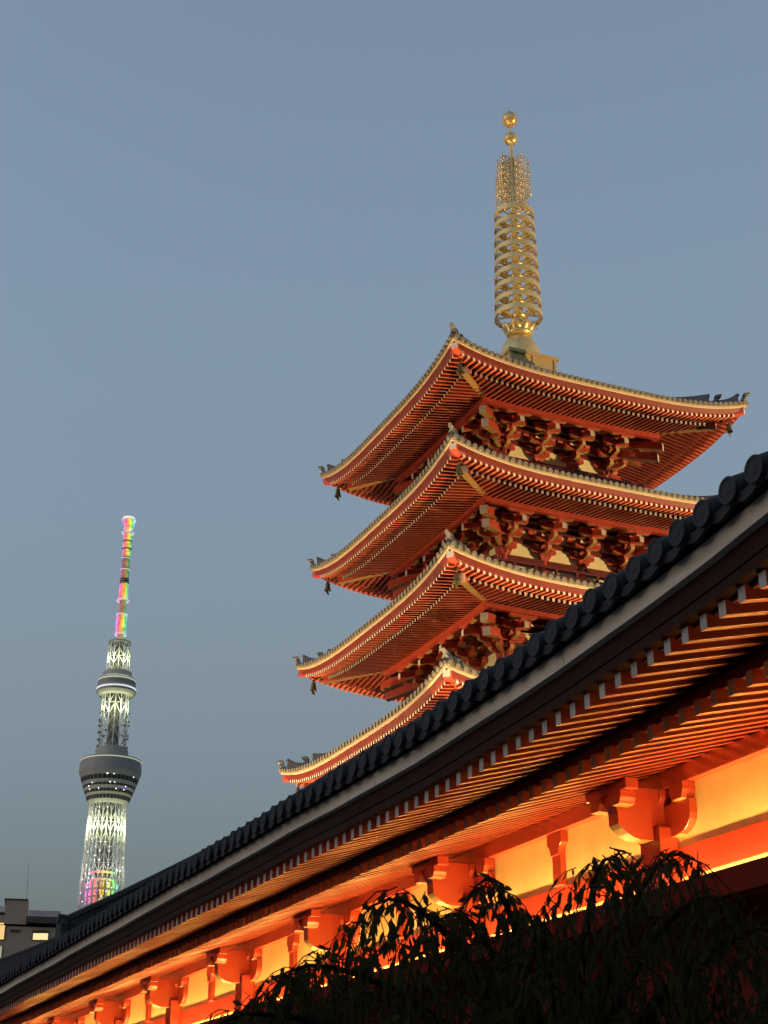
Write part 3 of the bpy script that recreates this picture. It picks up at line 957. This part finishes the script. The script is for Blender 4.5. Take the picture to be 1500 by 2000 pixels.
# short struts between the columns
b = MB()
b.box(-.035, .06, -.085, .085, 2.86 + 1.6, 3.19 + 1.6)
poly = [(-.085, 3.18), (.085, 3.18), (.09, 3.22), (.11, 3.27), (.15, 3.30), (.15, 3.424), (-.15, 3.424), (-.15, 3.30), (-.11, 3.27), (-.09, 3.22)]
b.prism(poly, lambda a, c, t: (t, a, c + 1.6), -.055, .06)
stt = b.build('strut', M['red'], wall, bevel=.005); fix_normals(stt)
for i, s in enumerate([p - BAY / 2 for p in posts] + [posts[-1] + BAY / 2]):
    x, y, z = H(8.235, s, 0)
    if i == 0: stt.location = (x, y, 0)
    else: dup(stt, wall, loc=(x, y, 0))
# bracket sets
b = MB()
def Bz(z): return z + 1.6
def arm_s(p0, p1, L, z0, h, cut=.55):     # arm along the wall
    b.prism([(x, z0 + y) for x, y in arm_poly(L, h, cut)], lambda a, c, t: (t, a, Bz(c)), p0, p1, under=(5, 8, 2))
def masu(p, s, z0, hs, hp, h):
    b.prism([(-hs * .7, z0), (hs * .7, z0), (hs * .78, z0 + h * .2), (hs, z0 + h * .5), (hs, z0 + h), (-hs, z0 + h), (-hs, z0 + h * .5), (-hs * .78, z0 + h * .2)], lambda a, c, t: (p + t, s + a, Bz(c)), -hp, hp, under=(0, 3, 2))
arm_s(.185, .27, .50, 2.955, .31, .46)
for q in (-.38, 0, .38): masu(.205, q, 3.265, .115, .075, .16)
b.box(.055, .268, -.17, .17, Bz(2.145), Bz(3.05))
# projecting arm with the block on its end
prof = [(.05, 2.93), (-.10, 2.925), (-.17, 2.94), (-.24, 2.975), (-.30, 3.02), (-.335, 3.06), (-.335, 3.165), (-.345, 3.20), (-.375, 3.25), (-.375, 3.425), (.26, 3.425), (.26, 3.06), (.05, 3.06)]
b.prism(prof, lambda a, c, t: (a, t, Bz(c)), -.085, .085, under=(0, 5, 2))
# small side blocks and the short beam they carry
for q in (-.185, .185): masu(-.335, q, 3.205, .095, .085, .125)
b.box(-.405, -.265, -.36, .36, Bz(3.332), Bz(3.43))
b.box(-.40, -.27, .361, .375, Bz(3.337), Bz(3.425), 1)
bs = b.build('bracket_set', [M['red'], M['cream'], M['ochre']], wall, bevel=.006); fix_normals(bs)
for i, s in enumerate(posts):
    x, y, z = H(8.0, s, 0)
    if i == 0: bs.location = (x, y, 0)
    else: dup(bs, wall, loc=(x, y, 0))
LENS = 0.15
# strip lamps lying in the trough, with a lens that throws light across the wall
for i in range(10):
    s = 12.02 + BAY * (i - 1.5)
    if s > SW1 - 1: break
    d = bpy.data.lights.new('strip_lamp', 'AREA'); d.shape = 'RECTANGLE'; d.size = .05; d.size_y = BAY - .5; d.energy = 190 / K; d.color = WARM
    d.use_nodes = True
    n_, l_ = d.node_tree.nodes, d.node_tree.links
    em = next(q for q in n_ if q.type == 'EMISSION')
    gm = n_.new('ShaderNodeNewGeometry'); dt = n_.new('ShaderNodeVectorMath'); dt.operation = 'DOT_PRODUCT'; dt.inputs[1].default_value = E1
    m1 = n_.new('ShaderNodeMath'); m1.operation = 'POWER'; m1.inputs[1].default_value = 2
    ma = n_.new('ShaderNodeMath'); ma.operation = 'ABSOLUTE'
    m2 = n_.new('ShaderNodeMath'); m2.operation = 'MULTIPLY'; m2.inputs[1].default_value = -1 / LENS ** 2
    m3 = n_.new('ShaderNodeMath'); m3.operation = 'EXPONENT'
    m4 = n_.new('ShaderNodeMath'); m4.operation = 'MULTIPLY_ADD'; m4.inputs[1].default_value = 2.3; m4.inputs[2].default_value = .38
    l_.new(gm.outputs['Incoming'], dt.inputs[0]); l_.new(dt.outputs['Value'], ma.inputs[0]); l_.new(ma.outputs[0], m1.inputs[0]); l_.new(m1.outputs[0], m2.inputs[0]); l_.new(m2.outputs[0], m3.inputs[0]); l_.new(m3.outputs[0], m4.inputs[0])
    l_.new(m4.outputs[0], em.inputs['Strength'])
    o = bpy.data.objects.new('strip_lamp', d); col.objects.link(o)
    o.matrix_world = Matrix.Translation(ps(8.10, s, 2.20 + 1.6)) @ Matrix.Rotation(YAW, 4, 'Z') @ Matrix.Rotation(math.pi, 4, 'X') @ Matrix.Rotation(R_(0), 4, 'Y')

# ------------------------------------------------------------------ BROADCASTING TOWER
TAZ, TD = -0.18354, 1457.0
tow = empty('broadcasting_tower', (TD * math.sin(TAZ), TD * math.cos(TAZ), 0), -TAZ)
tag(tow, 'slender lattice broadcasting tower with two round decks and rainbow lights, far away', 'tower')
M['steel'] = mat('pale steel', (0.66, 0.67, 0.64), 0.5, noise=0.05, scale=.05)
M['deck'] = mat('grey deck cladding', (0.40, 0.40, 0.385), 0.5, noise=0.08, scale=.1)
M['deckdark'] = mat('dark deck glass', (0.03, 0.033, 0.04), 0.25, noise=0.05, scale=.2)
mp = bpy.data.materials.new('deck panes'); mp.use_nodes = True; M['panes'] = mp
n_, l_ = mp.node_tree.nodes, mp.node_tree.links
tc_ = n_.new('ShaderNodeTexCoord'); sx_ = n_.new('ShaderNodeSeparateXYZ'); at_ = n_.new('ShaderNodeMath'); at_.operation = 'ARCTAN2'
mu_ = n_.new('ShaderNodeMath'); mu_.operation = 'MULTIPLY'; mu_.inputs[1].default_value = 38 / (2 * math.pi)
fr_ = n_.new('ShaderNodeMath'); fr_.operation = 'FRACT'; gt_ = n_.new('ShaderNodeMath'); gt_.operation = 'GREATER_THAN'; gt_.inputs[1].default_value = .78
mx_ = n_.new('ShaderNodeMix'); mx_.data_type = 'RGBA'; mx_.inputs['A'].default_value = (.03, .033, .04, 1); mx_.inputs['B'].default_value = (.2, .19, .18, 1)
l_.new(tc_.outputs['Object'], sx_.inputs[0]); l_.new(sx_.outputs['Y'], at_.inputs[0]); l_.new(sx_.outputs['X'], at_.inputs[1]); l_.new(at_.outputs[0], mu_.inputs[0]); l_.new(mu_.outputs[0], fr_.inputs[0]); l_.new(fr_.outputs[0], gt_.inputs[0]); l_.new(gt_.outputs[0], mx_.inputs['Factor']); l_.new(mx_.outputs['Result'], n_['Principled BSDF'].inputs['Base Color'])
n_['Principled BSDF'].inputs['Roughness'].default_value = .4
M['core'] = mat('dark steel core', (0.12, 0.12, 0.118), 0.6, noise=0.1, scale=.1)
M['ledw'] = mat('white lamp', (0.8, 0.8, 0.8), 0.5, noise=0, emit=(0.95, 1.0, 1.0), emit_s=1.5)
M['ledrow'] = mat('row of pale yellow lamps', (0.5, 0.5, 0.4), 0.5, noise=0, emit=(1.0, 0.98, 0.62), emit_s=0.42)
M['ledy'] = mat('pale yellow lamp', (0.8, 0.8, 0.6), 0.5, noise=0, emit=(1.0, 0.98, 0.62), emit_s=0.8)
def rainbow(name, strength, width):
    m = bpy.data.materials.new(name); m.use_nodes = True
    n, l = m.node_tree.nodes, m.node_tree.links; b = n['Principled BSDF']
    tc = n.new('ShaderNodeTexCoord'); sx = n.new('ShaderNodeSeparateXYZ'); mr = n.new('ShaderNodeMapRange')
    mr.inputs['From Min'].default_value = -width; mr.inputs['From Max'].default_value = width
    r = n.new('ShaderNodeValToRGB'); cr = r.color_ramp
    cols = [(0, (.55, .35, 1)), (.14, (1, .2, .75)), (.3, (1, .08, .12)), (.48, (1, .45, .03)), (.64, (1, .85, .05)), (.8, (.1, .9, .15)), (.92, (.2, .8, .9)), (1, (.8, .9, 1))]
    cr.elements[0].position, cr.elements[0].color = cols[0][0], (*cols[0][1], 1)
    cr.elements[1].position, cr.elements[1].color = cols[-1][0], (*cols[-1][1], 1)
    for p_, c_ in cols[1:-1]:
        e_ = cr.elements.new(p_); e_.color = (*c_, 1)
    nz = n.new('ShaderNodeTexNoise'); nz.inputs['Scale'].default_value = .25
    l.new(tc.outputs['Object'], nz.inputs['Vector'])
    mm = n.new('ShaderNodeMapRange'); mm.inputs['From Min'].default_value = .3; mm.inputs['From Max'].default_value = .7; mm.inputs['To Min'].default_value = strength * .45 / K; mm.inputs['To Max'].default_value = strength * 1.3 / K
    l.new(nz.outputs['Fac'], mm.inputs['Value'])
    l.new(tc.outputs['Object'], sx.inputs['Vector']); l.new(sx.outputs['X'], mr.inputs['Value']); l.new(mr.outputs['Result'], r.inputs['Fac'])
    b.inputs['Base Color'].default_value = (.3, .3, .3, 1)
    l.new(r.outputs['Color'], b.inputs['Emission Color']); l.new(mm.outputs['Result'], b.inputs['Emission Strength'])
    return m
M['rainbow'] = rainbow('rainbow lamps', .95, 6.0)
M['rainbow_dim'] = rainbow('dim rainbow lamps', .32, 5.5)
M['rainbow_core'] = rainbow('rainbow core lamps', 1.4, 19.0)
def lattice(b, z0, z1, r0, r1, n, rows, rad, rad2, phase=0.0):
    for i in range(n):
        a = 2 * math.pi * i / n + phase
        b.tube([(r0 * math.cos(a), r0 * math.sin(a), z0), (r1 * math.cos(a), r1 * math.sin(a), z1)], rad, 6)
    def P(i, t):
        a = 2 * math.pi * i / n + phase; r = r0 + (r1 - r0) * t
        return (r * math.cos(a), r * math.sin(a), z0 + (z1 - z0) * t)
    for j in range(rows):
        for i in range(n):
            t0, t1 = j / rows, (j + 1) / rows
            if i % 2 == 0: b.tube([P(i - 1, t0), P(i, t1)], rad2, 5); b.tube([P(i + 1, t0), P(i, t1)], rad2, 5)
        if j % 2 == 0:
            for i in range(n): b.tube([P(i, t0), P(i + 1, t0)], rad2 * .6, 5)
PHA = -math.pi / 2
b = MB(); lattice(b, 0, 333, 31, 17.0, 28, 34, .52, .40, PHA)
lat = b.build('lattice_shaft', M['steel'], tow)
b = MB(); lattice(b, 384, 444, 13.4, 12.8, 14, 5, .55, .42, PHA); b.build('upper_lattice', M['steel'], tow)
b = MB(); lattice(b, 464, 497, 11.3, 10.6, 14, 4, .5, .38, PHA); b.build('top_lattice', M['steel'], tow)
b = MB(); b.lathe([(8.6, 0), (7.2, 333)], 20); b.lathe([(6.5, 376), (6.2, 444)], 16); b.lathe([(6, 460), (5.5, 496)], 16)
cor = b.build('core', M['core'], tow, smooth=True)
# coloured lamps on the core
for z in range(224, 268, 7):
    big = 236 < z < 256
    for i in range(16):
        a = 2 * math.pi * i / 16
        c, s = math.cos(a), math.sin(a)
        if s > .35: continue
        h = 5.4 if big else 2.2
        rr = 15.0 if big else 11.5
        b = MB()
        p = [(c * rr - s * w_, s * rr + c * w_, zz) for zz in (z, z + h) for w_ in (-2.0, 2.0)]
        p2 = [(x * .97, y * .97, zz) for x, y, zz in p]
        b.hexa([p[0], p[1], p2[1], p2[0], p[2], p[3], p2[3], p2[2]])
        b.build('colour_lamp', M['rainbow_core'], cor)
# main deck
b = MB()
b.lathe([(17.0, 331), (19.6, 334), (24.9, 348.5), (29.5, 362)], 48)
b.lathe([(29.6, 362), (29.9, 365), (29.9, 369.5)], 48); b.lathe([(29.2, 369.5), (29.4, 372), (29.2, 375.5), (16, 378)], 48)
b.lathe([(16.0, 377.5), (16.0, 385.5), (14.6, 385.8), (14.6, 388), (8, 388)], 40)
dk = b.build('main_deck', M['deck'], tow, smooth=True, angle=30)
for z, zt, n, r, rt in ((352.4, 356.4, 40, 26.35, 27.7), (347.0, 349.0, 34, 24.5, 25.15), (341.2, 343.8, 34, 22.35, 23.3), (335.0, 338.6, 34, 20.05, 21.35)):
    b = MB()
    b.lathe([(r + .02, z), (rt + .02, zt), (rt - .3, zt), (r - .3, z)], 60, closed=True)
    wb = b.build('window_band', M['panes'], dk); fix_normals(wb)
b = MB(); b.lathe([(29.2, 373.1), (29.5, 373.3), (29.5, 374.2), (29.2, 374.4)], 60); b.build('rim_lamp', M['ledrow'], dk)
rn = random.Random(11)
for z, r, n in ((356.6, 27.9, 4), (349.2, 25.4, 4), (343.6, 23.4, 4), (346.6, 24.6, 2)):
    for i in range(n):
        a = -math.pi / 2 + rn.uniform(-1.1, 1.1)
        b = MB(); b.lathe([(.05, -.7), (.7, 0), (.05, .7)], 8)
        b.build('window_lamp', M['ledw'], dk, smooth=True, loc=(r * math.cos(a), r * math.sin(a), z))
b = MB(); b.lathe([(24.0, 345.6), (24.2, 346.3)], 24, a0=-1.15, a1=-.62); b.build('violet_lamp', mat('violet lamp', (.2, .1, .4), .5, noise=0, emit=(.35, .18, 1.0), emit_s=.5), dk)
# upper gallery
b = MB()
b.lathe([(12.5, 440.5), (17.5, 441.6), (19.4, 444.2), (19.4, 446.4), (18.2, 447.2), (17.6, 448.2), (18.7, 451), (18.7, 457.5), (17.5, 459), (15.2, 459.01), (14.4, 460), (14.2, 465.3), (8, 465.6)], 40)
ug = b.build('upper_gallery', M['deck'], tow, smooth=True, angle=30)
b = MB(); b.lathe([(10.9, 495.8), (11.2, 496.2), (11.2, 497.6), (6, 497.8)], 36); b.build('top_platform', M['deck'], tow, smooth=True, angle=30)
b = MB(); b.lathe([(18.3, 447.1), (19.5, 447.2), (19.5, 448.0), (17.6, 448.3)], 44); b.build('rim_lamp', mat('white ring lamp', (.6, .6, .6), .5, noise=0, emit=(.95, 1.0, 1.0), emit_s=.8), ug)
b = MB(); b.lathe([(18.72, 455.2), (18.85, 455.4), (18.85, 456.6), (18.72, 456.8)], 54); b.build('window_lamp', M['ledrow'], ug)
# dish aerials on the lattice between the decks
rn = random.Random(4); da = None
for z in range(389, 434, 7):
    for i in range(9):
        a = 2 * math.pi * i / 9 + rn.uniform(-.2, .2)
        if math.sin(a) < -.72: continue
        if da is None:
            b = MB(); b.tube([(14.0, 0, 0), (15.2, 0, 0)], [.9, 1.3], 10); b.tube([(12, 0, 0), (14.0, 0, 0)], .35, 5); da = b.build('dish_aerial', M['core'], tow, loc=(0, 0, z), rotz=a)
        else: dup(da, tow, loc=(0, 0, z + rn.uniform(-2, 2)), rotz=a)
# antenna mast
b = MB()
b.lathe([(3.0, 497.5), (3.0, 614)], 12)
b.lathe([(4.3, 566), (4.4, 576)], 16); b.lathe([(4.2, 577), (4.4, 590)], 16)
for z, r in ((561, 4.7), (563.5, 4.7), (576.3, 4.9), (588.5, 4.8), (598.5, 5.0), (607, 4.9), (574, 4.5)):
    b.lathe([(r - 1, z - .6), (r, z), (r, z + .9), (r - 1, z + 1.3)], 16)
ant = b.build('antenna_mast', M['deck'], tow, smooth=True, angle=30)
def lampcyl(nm, m, z0, z1, r0, r1):
    b = MB(); b.lathe([(r0 - .4, z0 - .1), (r0, z0), (r1, z1), (r1 - .5, z1 + .1)], 20); b.build(nm, m, ant, smooth=True, angle=40)
for q in ((506, 527, 5.4, 5.4), (543, 560, 5.0, 4.3), (590.2, 598, 4.2, 4.1), (599.8, 616, 4.2, 4.2), (622, 631, 5.2, 6.6)): lampcyl('colour_lamp', M['rainbow'], *q)
for q in ((566, 576, 4.5, 4.5), (498, 506, 3.1, 3.1), (528, 541, 3.2, 3.2), (577.5, 588, 4.45, 4.45)): lampcyl('dim_colour_lamp', M['rainbow_dim'], *q)
mv = mat('violet white lamp', (.5, .5, .5), .5, noise=0, emit=(.95, .8, 1.0), emit_s=.55)
for z, r in ((505, 6.3), (526.5, 6.0), (541.5, 6.7), (575.5, 5.2), (588, 4.9), (616.5, 6.7), (631, 7.6)):
    b = MB(); b.lathe([(r - 1.2, z - .3), (r, z - .1), (r, z + .6), (r - 1.2, z + .8)], 20); b.build('rim_lamp', mv, ant)
b = MB(); b.lathe([(6.6, 632), (6.3, 634), (.2, 634.2)], 16); b.build('antenna_cap', M['ledy'], ant)
rn = random.Random(9); sl = None
for j in range(26):
    z = 222 + j * 4.2; t = z / 333; r = 31 + (17 - 31) * t + .4
    for i in rn.sample(range(-5, 6), 2 if j % 3 else 3):
        a = PHA + 2 * math.pi * i / 28
        loc = (r * math.cos(a), r * math.sin(a), z)
        if sl is None:
            b = MB(); b.lathe([(.02, -.75), (.75, 0), (.02, .75)], 8); sl = b.build('sparkle_lamp', M['ledw'], lat, smooth=True, loc=loc)
        else: dup(sl, lat, loc=loc)
TW = tow.location
def tp(x, y, z): return (Matrix.Translation(TW) @ Matrix.Rotation(-TAZ, 4, 'Z')) @ Vector((x, y, z))
YG = (0.96, 1.0, 0.58)
for i in range(5):
    a = -math.pi / 2 + (i - 2) * .62
    point('tower_floodlight', tp(26 * math.cos(a), 26 * math.sin(a), 310), 11500, YG, .5)
    point('tower_floodlight', tp(30 * math.cos(a), 30 * math.sin(a), 268), 3500, (1.0, .95, .8), .5)
for i in range(4):
    a = -math.pi / 2 + (i - 1.5) * .7
    point('tower_floodlight', tp(19 * math.cos(a), 19 * math.sin(a), 428), 6500, YG, .5)
    point('tower_floodlight', tp(16 * math.cos(a), 16 * math.sin(a), 478), 5000, YG, .5)

# ------------------------------------------------------------------ APARTMENT BLOCK at lower left
def unp(px, py, dist):
    """point on the line of sight through a photo pixel, at a horizontal distance"""
    X, Y = px - 750, py - 1000
    c, s = math.cos(-0.00146), math.sin(-0.00146)
    u, v = c * X + s * Y, -s * X + c * Y
    f = 2931.87
    d = Vector((u, f * math.cos(PITCH) + v * math.sin(PITCH), f * math.sin(PITCH) - v * math.cos(PITCH)))
    k = dist / math.hypot(d.x, d.y)
    return Vector((0, 0, 1.6)) + d * k
AD = 150.0
ap = unp(75, 1900, AD); AZ = math.atan2(ap.x, ap.y)
apt = empty('apartment_block', (ap.x, ap.y, 0), -AZ)
tag(apt, 'dark brown apartment block with a stepped roof and lit windows beside the tower', 'building')
def ax(px, py):
    q = unp(px, py, AD); x = (q.x - ap.x) * math.cos(AZ) - (q.y - ap.y) * math.sin(AZ); return x, q.z
M['brown'] = mat('brown tile cladding', (0.46, 0.35, 0.26), 0.8, noise=0.12, scale=.6)
M['brown2'] = mat('dark brown parapet', (0.085, 0.07, 0.06), 0.8, noise=0.1, scale=.6)
M['pale'] = mat('pale grey render', (0.50, 0.47, 0.45), 0.8, noise=0.12, scale=.8)
M['lit'] = mat('lit window', (0.8, 0.7, 0.4), 0.5, noise=0, emit=(1.0, 0.80, 0.36), emit_s=.95)
M['lito'] = mat('orange lit window', (0.8, 0.6, 0.3), 0.5, noise=0, emit=(1.0, 0.62, 0.22), emit_s=.85)
def ab(name, m, x0, y0, x1, y1, d0, d1, parent, zmin=None):
    a, z1_ = ax(x0, y0); c, z0_ = ax(x1, y1)
    if zmin is not None: z0_ = zmin
    b = MB(); b.box(a, c, d0, d1, z0_, z1_); return b.build(name, m, parent)
aw = ab('wall', M['brown'], -160, 1802, 178, 1900, 0, 14, apt, zmin=0)
ab('parapet', M['brown2'], 52, 1791, 141, 1806, -.6, 12, aw)
ab('roof_plant', M['pale'], 57, 1779, 117, 1793, -.45, 9, aw)
ab('stair_tower', M['brown'], 12, 1757, 52, 1806, -.25, 8, aw)
ab('parapet', M['brown2'], 9, 1755.5, 55, 1758.5, -.4, 8.2, aw)
ab('water_tank', M['white'], -30, 1769, 15, 1782, -.2, 6, aw)
ab('parapet', M['brown'], -160, 1781, 12.2, 1803, -.15, 6, aw)
w1 = ab('window', M['brown2'], 63.5, 1817, 94, 1837.5, -.10, .1, aw)
ab('pane', M['lit'], 65, 1823, 78.4, 1836, -.14, -.05, w1); ab('pane', M['lit'], 79.6, 1823, 93, 1836, -.14, -.05, w1)
w2 = ab('window', M['brown2'], -26, 1795, 8.5, 1836, -.10, .1, aw)
ab('pane', M['lito'], -24, 1797, -9, 1835, -.14, -.05, w2); ab('pane', M['lito'], -8, 1797, 7.2, 1806, -.14, -.05, w2); ab('pane', M['lito'], -8, 1807, 7.2, 1835, -.14, -.05, w2)
w3 = ab('window', M['brown2'], -16, 1847, 3, 1872, -.10, .1, aw); ab('pane', mat('dim lit window', (.5, .5, .4), .5, noise=0, emit=(.8, .8, .55), emit_s=.35), -15, 1848, 2, 1871, -.14, -.05, w3)
ab('vent', M['brown2'], 20, 1815, 39.5, 1820.5, -.12, .1, aw)
ab('lamp', M['pale'], 11.5, 1869, 18.5, 1881, -.5, .0, aw)
x_, z_ = ax(55, 1757); x2_, z2_ = ax(56, 1682)
b = MB(); b.tube([(x_, 1, z_ - 4), (x2_, 1, z2_)], [.05, .02], 6)
b.build('antenna', M['pale'], aw)

# ------------------------------------------------------------------ WEEPING CHERRY in front of the hall
M['leaf'] = mat('dark green leaves', (0.013, 0.013, 0.005), 0.8, noise=0.35, scale=5, spec=0.1)
M['bark'] = mat('dark bark', (0.012, 0.009, 0.007), 0.95, noise=0.3, scale=12, bump=0.4, spec=0.05)
tr0 = unp(1130, 2300, 7.6); TR = Vector((tr0.x, tr0.y, 0))
tree = empty('weeping_cherry_tree', TR)
tag(tree, 'weeping tree with dark hanging leaves in front of the lit hall wall', 'tree')
rt = random.Random(21)
ENV = [(415, 2010), (440, 1988), (480, 1962), (520, 1935), (560, 1908), (600, 1875), (640, 1848), (680, 1818), (705, 1800), (735, 1765), (760, 1748), (800, 1742), (830, 1752), (870, 1772), (905, 1795), (930, 1750), (945, 1708), (965, 1710), (985, 1745), (1010, 1765), (1040, 1780), (1075, 1770), (1100, 1745), (1130, 1700), (1160, 1675), (1190, 1668), (1230, 1678), (1262, 1690), (1300, 1668), (1330, 1660), (1360, 1690), (1385, 1730), (1410, 1790), (1440, 1835), (1470, 1825), (1500, 1800), (1560, 1780), (1640, 1800)]
def env(x):
    for (x0, y0), (x1, y1) in zip(ENV, ENV[1:]):
        if x0 <= x <= x1: return -14 + y0 + (y1 - y0) * (x - x0) / (x1 - x0)
    return 2000
leaf_v, leaf_f = [], []
def add_leaf(p, d, ln, wd):
    d = d.normalized()
    side = d.cross(Vector((rt.uniform(-1, 1), rt.uniform(-1, 1), rt.uniform(-.3, .3))))
    if side.length < 1e-3: side = Vector((1, 0, 0))
    side.normalize(); nrm = d.cross(side)
    curl = rt.uniform(-.18, .25) * ln
    b_ = len(leaf_v)
    pts = [p, p + d * ln * .3 + side * wd * .42 + nrm * curl * .2, p + d * ln * .62 + side * wd * .40 + nrm * curl * .5, p + d * ln + nrm * curl,
           p + d * ln * .62 - side * wd * .40 + nrm * curl * .5, p + d * ln * .3 - side * wd * .42 + nrm * curl * .2,
           p + d * ln * .3 + nrm * (curl * .2 - wd * .14), p + d * ln * .62 + nrm * (curl * .5 - wd * .14)]
    leaf_v.extend([tuple(q - TR) for q in pts])
    leaf_f.extend([(b_, b_ + 1, b_ + 6), (b_ + 1, b_ + 2, b_ + 7, b_ + 6), (b_ + 2, b_ + 3, b_ + 7), (b_ + 3, b_ + 4, b_ + 7), (b_ + 4, b_ + 5, b_ + 6, b_ + 7), (b_ + 5, b_, b_ + 6)])
ml_ = M['leaf']; n_, l_ = ml_.node_tree.nodes, ml_.node_tree.links
tl_ = n_.new('ShaderNodeBsdfTranslucent'); tl_.inputs['Color'].default_value = (.026, .030, .006, 1)
mx_ = n_.new('ShaderNodeAddShader'); ou_ = next(q for q in n_ if q.type == 'OUTPUT_MATERIAL')
l_.new(n_['Principled BSDF'].outputs[0], mx_.inputs[0]); l_.new(tl_.outputs[0], mx_.inputs[1]); l_.new(mx_.outputs[0], ou_.inputs['Surface'])
tw = MB()
def twig(p0, out, length, step=.030, r=.003, dens=1.0, big=1.0):
    p = p0.copy(); d = out.normalized(); n = max(4, int(length / .06)); pts = [p.copy()]
    for i in range(n):
        t = i / n
        d = (d + Vector((rt.uniform(-.12, .12), rt.uniform(-.12, .12), -.48 - .2 * t))).normalized()
        q = p + d * (length / n)
        k = max(1, int(length / n / step))
        for j in range(k):
            if rt.random() > dens: continue
            pp = p + (q - p) * (j + rt.random()) / k
            ld = (Vector((rt.uniform(-.55, .55), rt.uniform(-.55, .55), -1.0)) + d * .5)
            if rt.random() < .12: ld = Vector((rt.uniform(-1, 1), rt.uniform(-1, 1), rt.uniform(-.3, .6)))
            add_leaf(pp, ld, rt.choice((.75, 1, 1, 1.2)) * rt.uniform(.05, .095) * big, rt.uniform(.018, .034) * big)
        p = q; pts.append(p.copy())
    tw.tube([q - TR for q in pts], [r * (1 - .7 * i / len(pts)) for i in range(len(pts))], 4)
# limbs
trunk = MB()
crotch = Vector((TR.x - .05, TR.y + .05, 1.75))
trunk.tube([Vector((0, 0, -.1)), Vector((.02, 0, .4)), Vector((-.03, .03, 1.0)), crotch - TR], [.17, .14, .12, .11], 12)
LIMB = [(760, 1756, 6.7), (600, 1885, 6.4), (880, 1785, 7.2), (950, 1716, 7.0), (1050, 1790, 6.6), (1190, 1676, 7.3), (1330, 1668, 7.6), (1390, 1750, 6.9), (1500, 1815, 7.2), (1600, 1780, 7.8), (480, 1980, 6.2)]
def bez(a, b, c, n):
    return [a * (1 - t) ** 2 + b * 2 * t * (1 - t) + c * t * t for t in [i / n for i in range(n + 1)]]
for (x, y, dd) in LIMB:
    e_ = unp(x, y, dd); mid = crotch.lerp(e_, .62); mid.z = max(e_.z + .06, crotch.z + .3)
    pts = bez(crotch, mid, e_, 9)
    pts += [e_ + (e_ - mid).normalized() * .12 + Vector((0, 0, -.03)), e_ + (e_ - mid).normalized() * .24 + Vector((0, 0, -.14))]
    trunk.tube([q - TR for q in pts], [.032 * (1 - .085 * i) for i in range(len(pts))], 7)
    for i in range(3, len(pts)):
        for k in range(3):
            q = pts[i] + Vector((rt.uniform(-.03, .03), rt.uniform(-.03, .03), 0))
            twig(q, Vector((rt.uniform(-1, 1), rt.uniform(-1, 1), rt.uniform(-.3, .35))), rt.uniform(.2, .5), dens=.6)
# the hanging curtain under the crown's outline
x = 408
while x < 1640:
    for k in range(3 if x < 640 else (2 if rt.random() < .4 else 1)):
        px = x + rt.uniform(-8, 8); dd = rt.uniform(6.1, 8.1)
        py = env(min(max(px, 416), 1639)) + abs(rt.gauss(4, 24))
        q = unp(px, py, dd)
        twig(q, Vector((rt.uniform(-1, 1), rt.uniform(-.6, .6), rt.uniform(-.35, .25))), rt.uniform(.2, .6), dens=.6)
    for k in range(3):
        px = x + rt.uniform(-10, 10); dd = rt.uniform(6.0, 8.4)
        lo_ = (40 if px < 640 else 80) if px < 1240 else 60
        py = env(min(max(px, 416), 1639)) + rt.uniform(lo_, 350)
        if px > 1240 and rt.random() < .4: continue
        q = unp(px, py, dd)
        if q.z < .75: continue
        twig(q, Vector((rt.uniform(-1, 1), rt.uniform(-.6, .6), rt.uniform(-.3, .2))), rt.uniform(.5, 1.2), dens=.85, big=1.05)
    x += 11
trunk.build('trunk', M['bark'], tree, smooth=True)
tw.build('branches', M['bark'], tree)
cr = MB(); cr.v = leaf_v; cr.f = leaf_f; cr.m = [0] * len(leaf_f)
cr.build('crown', M['leaf'], tree)
print('leaves', len(leaf_f) // 6)
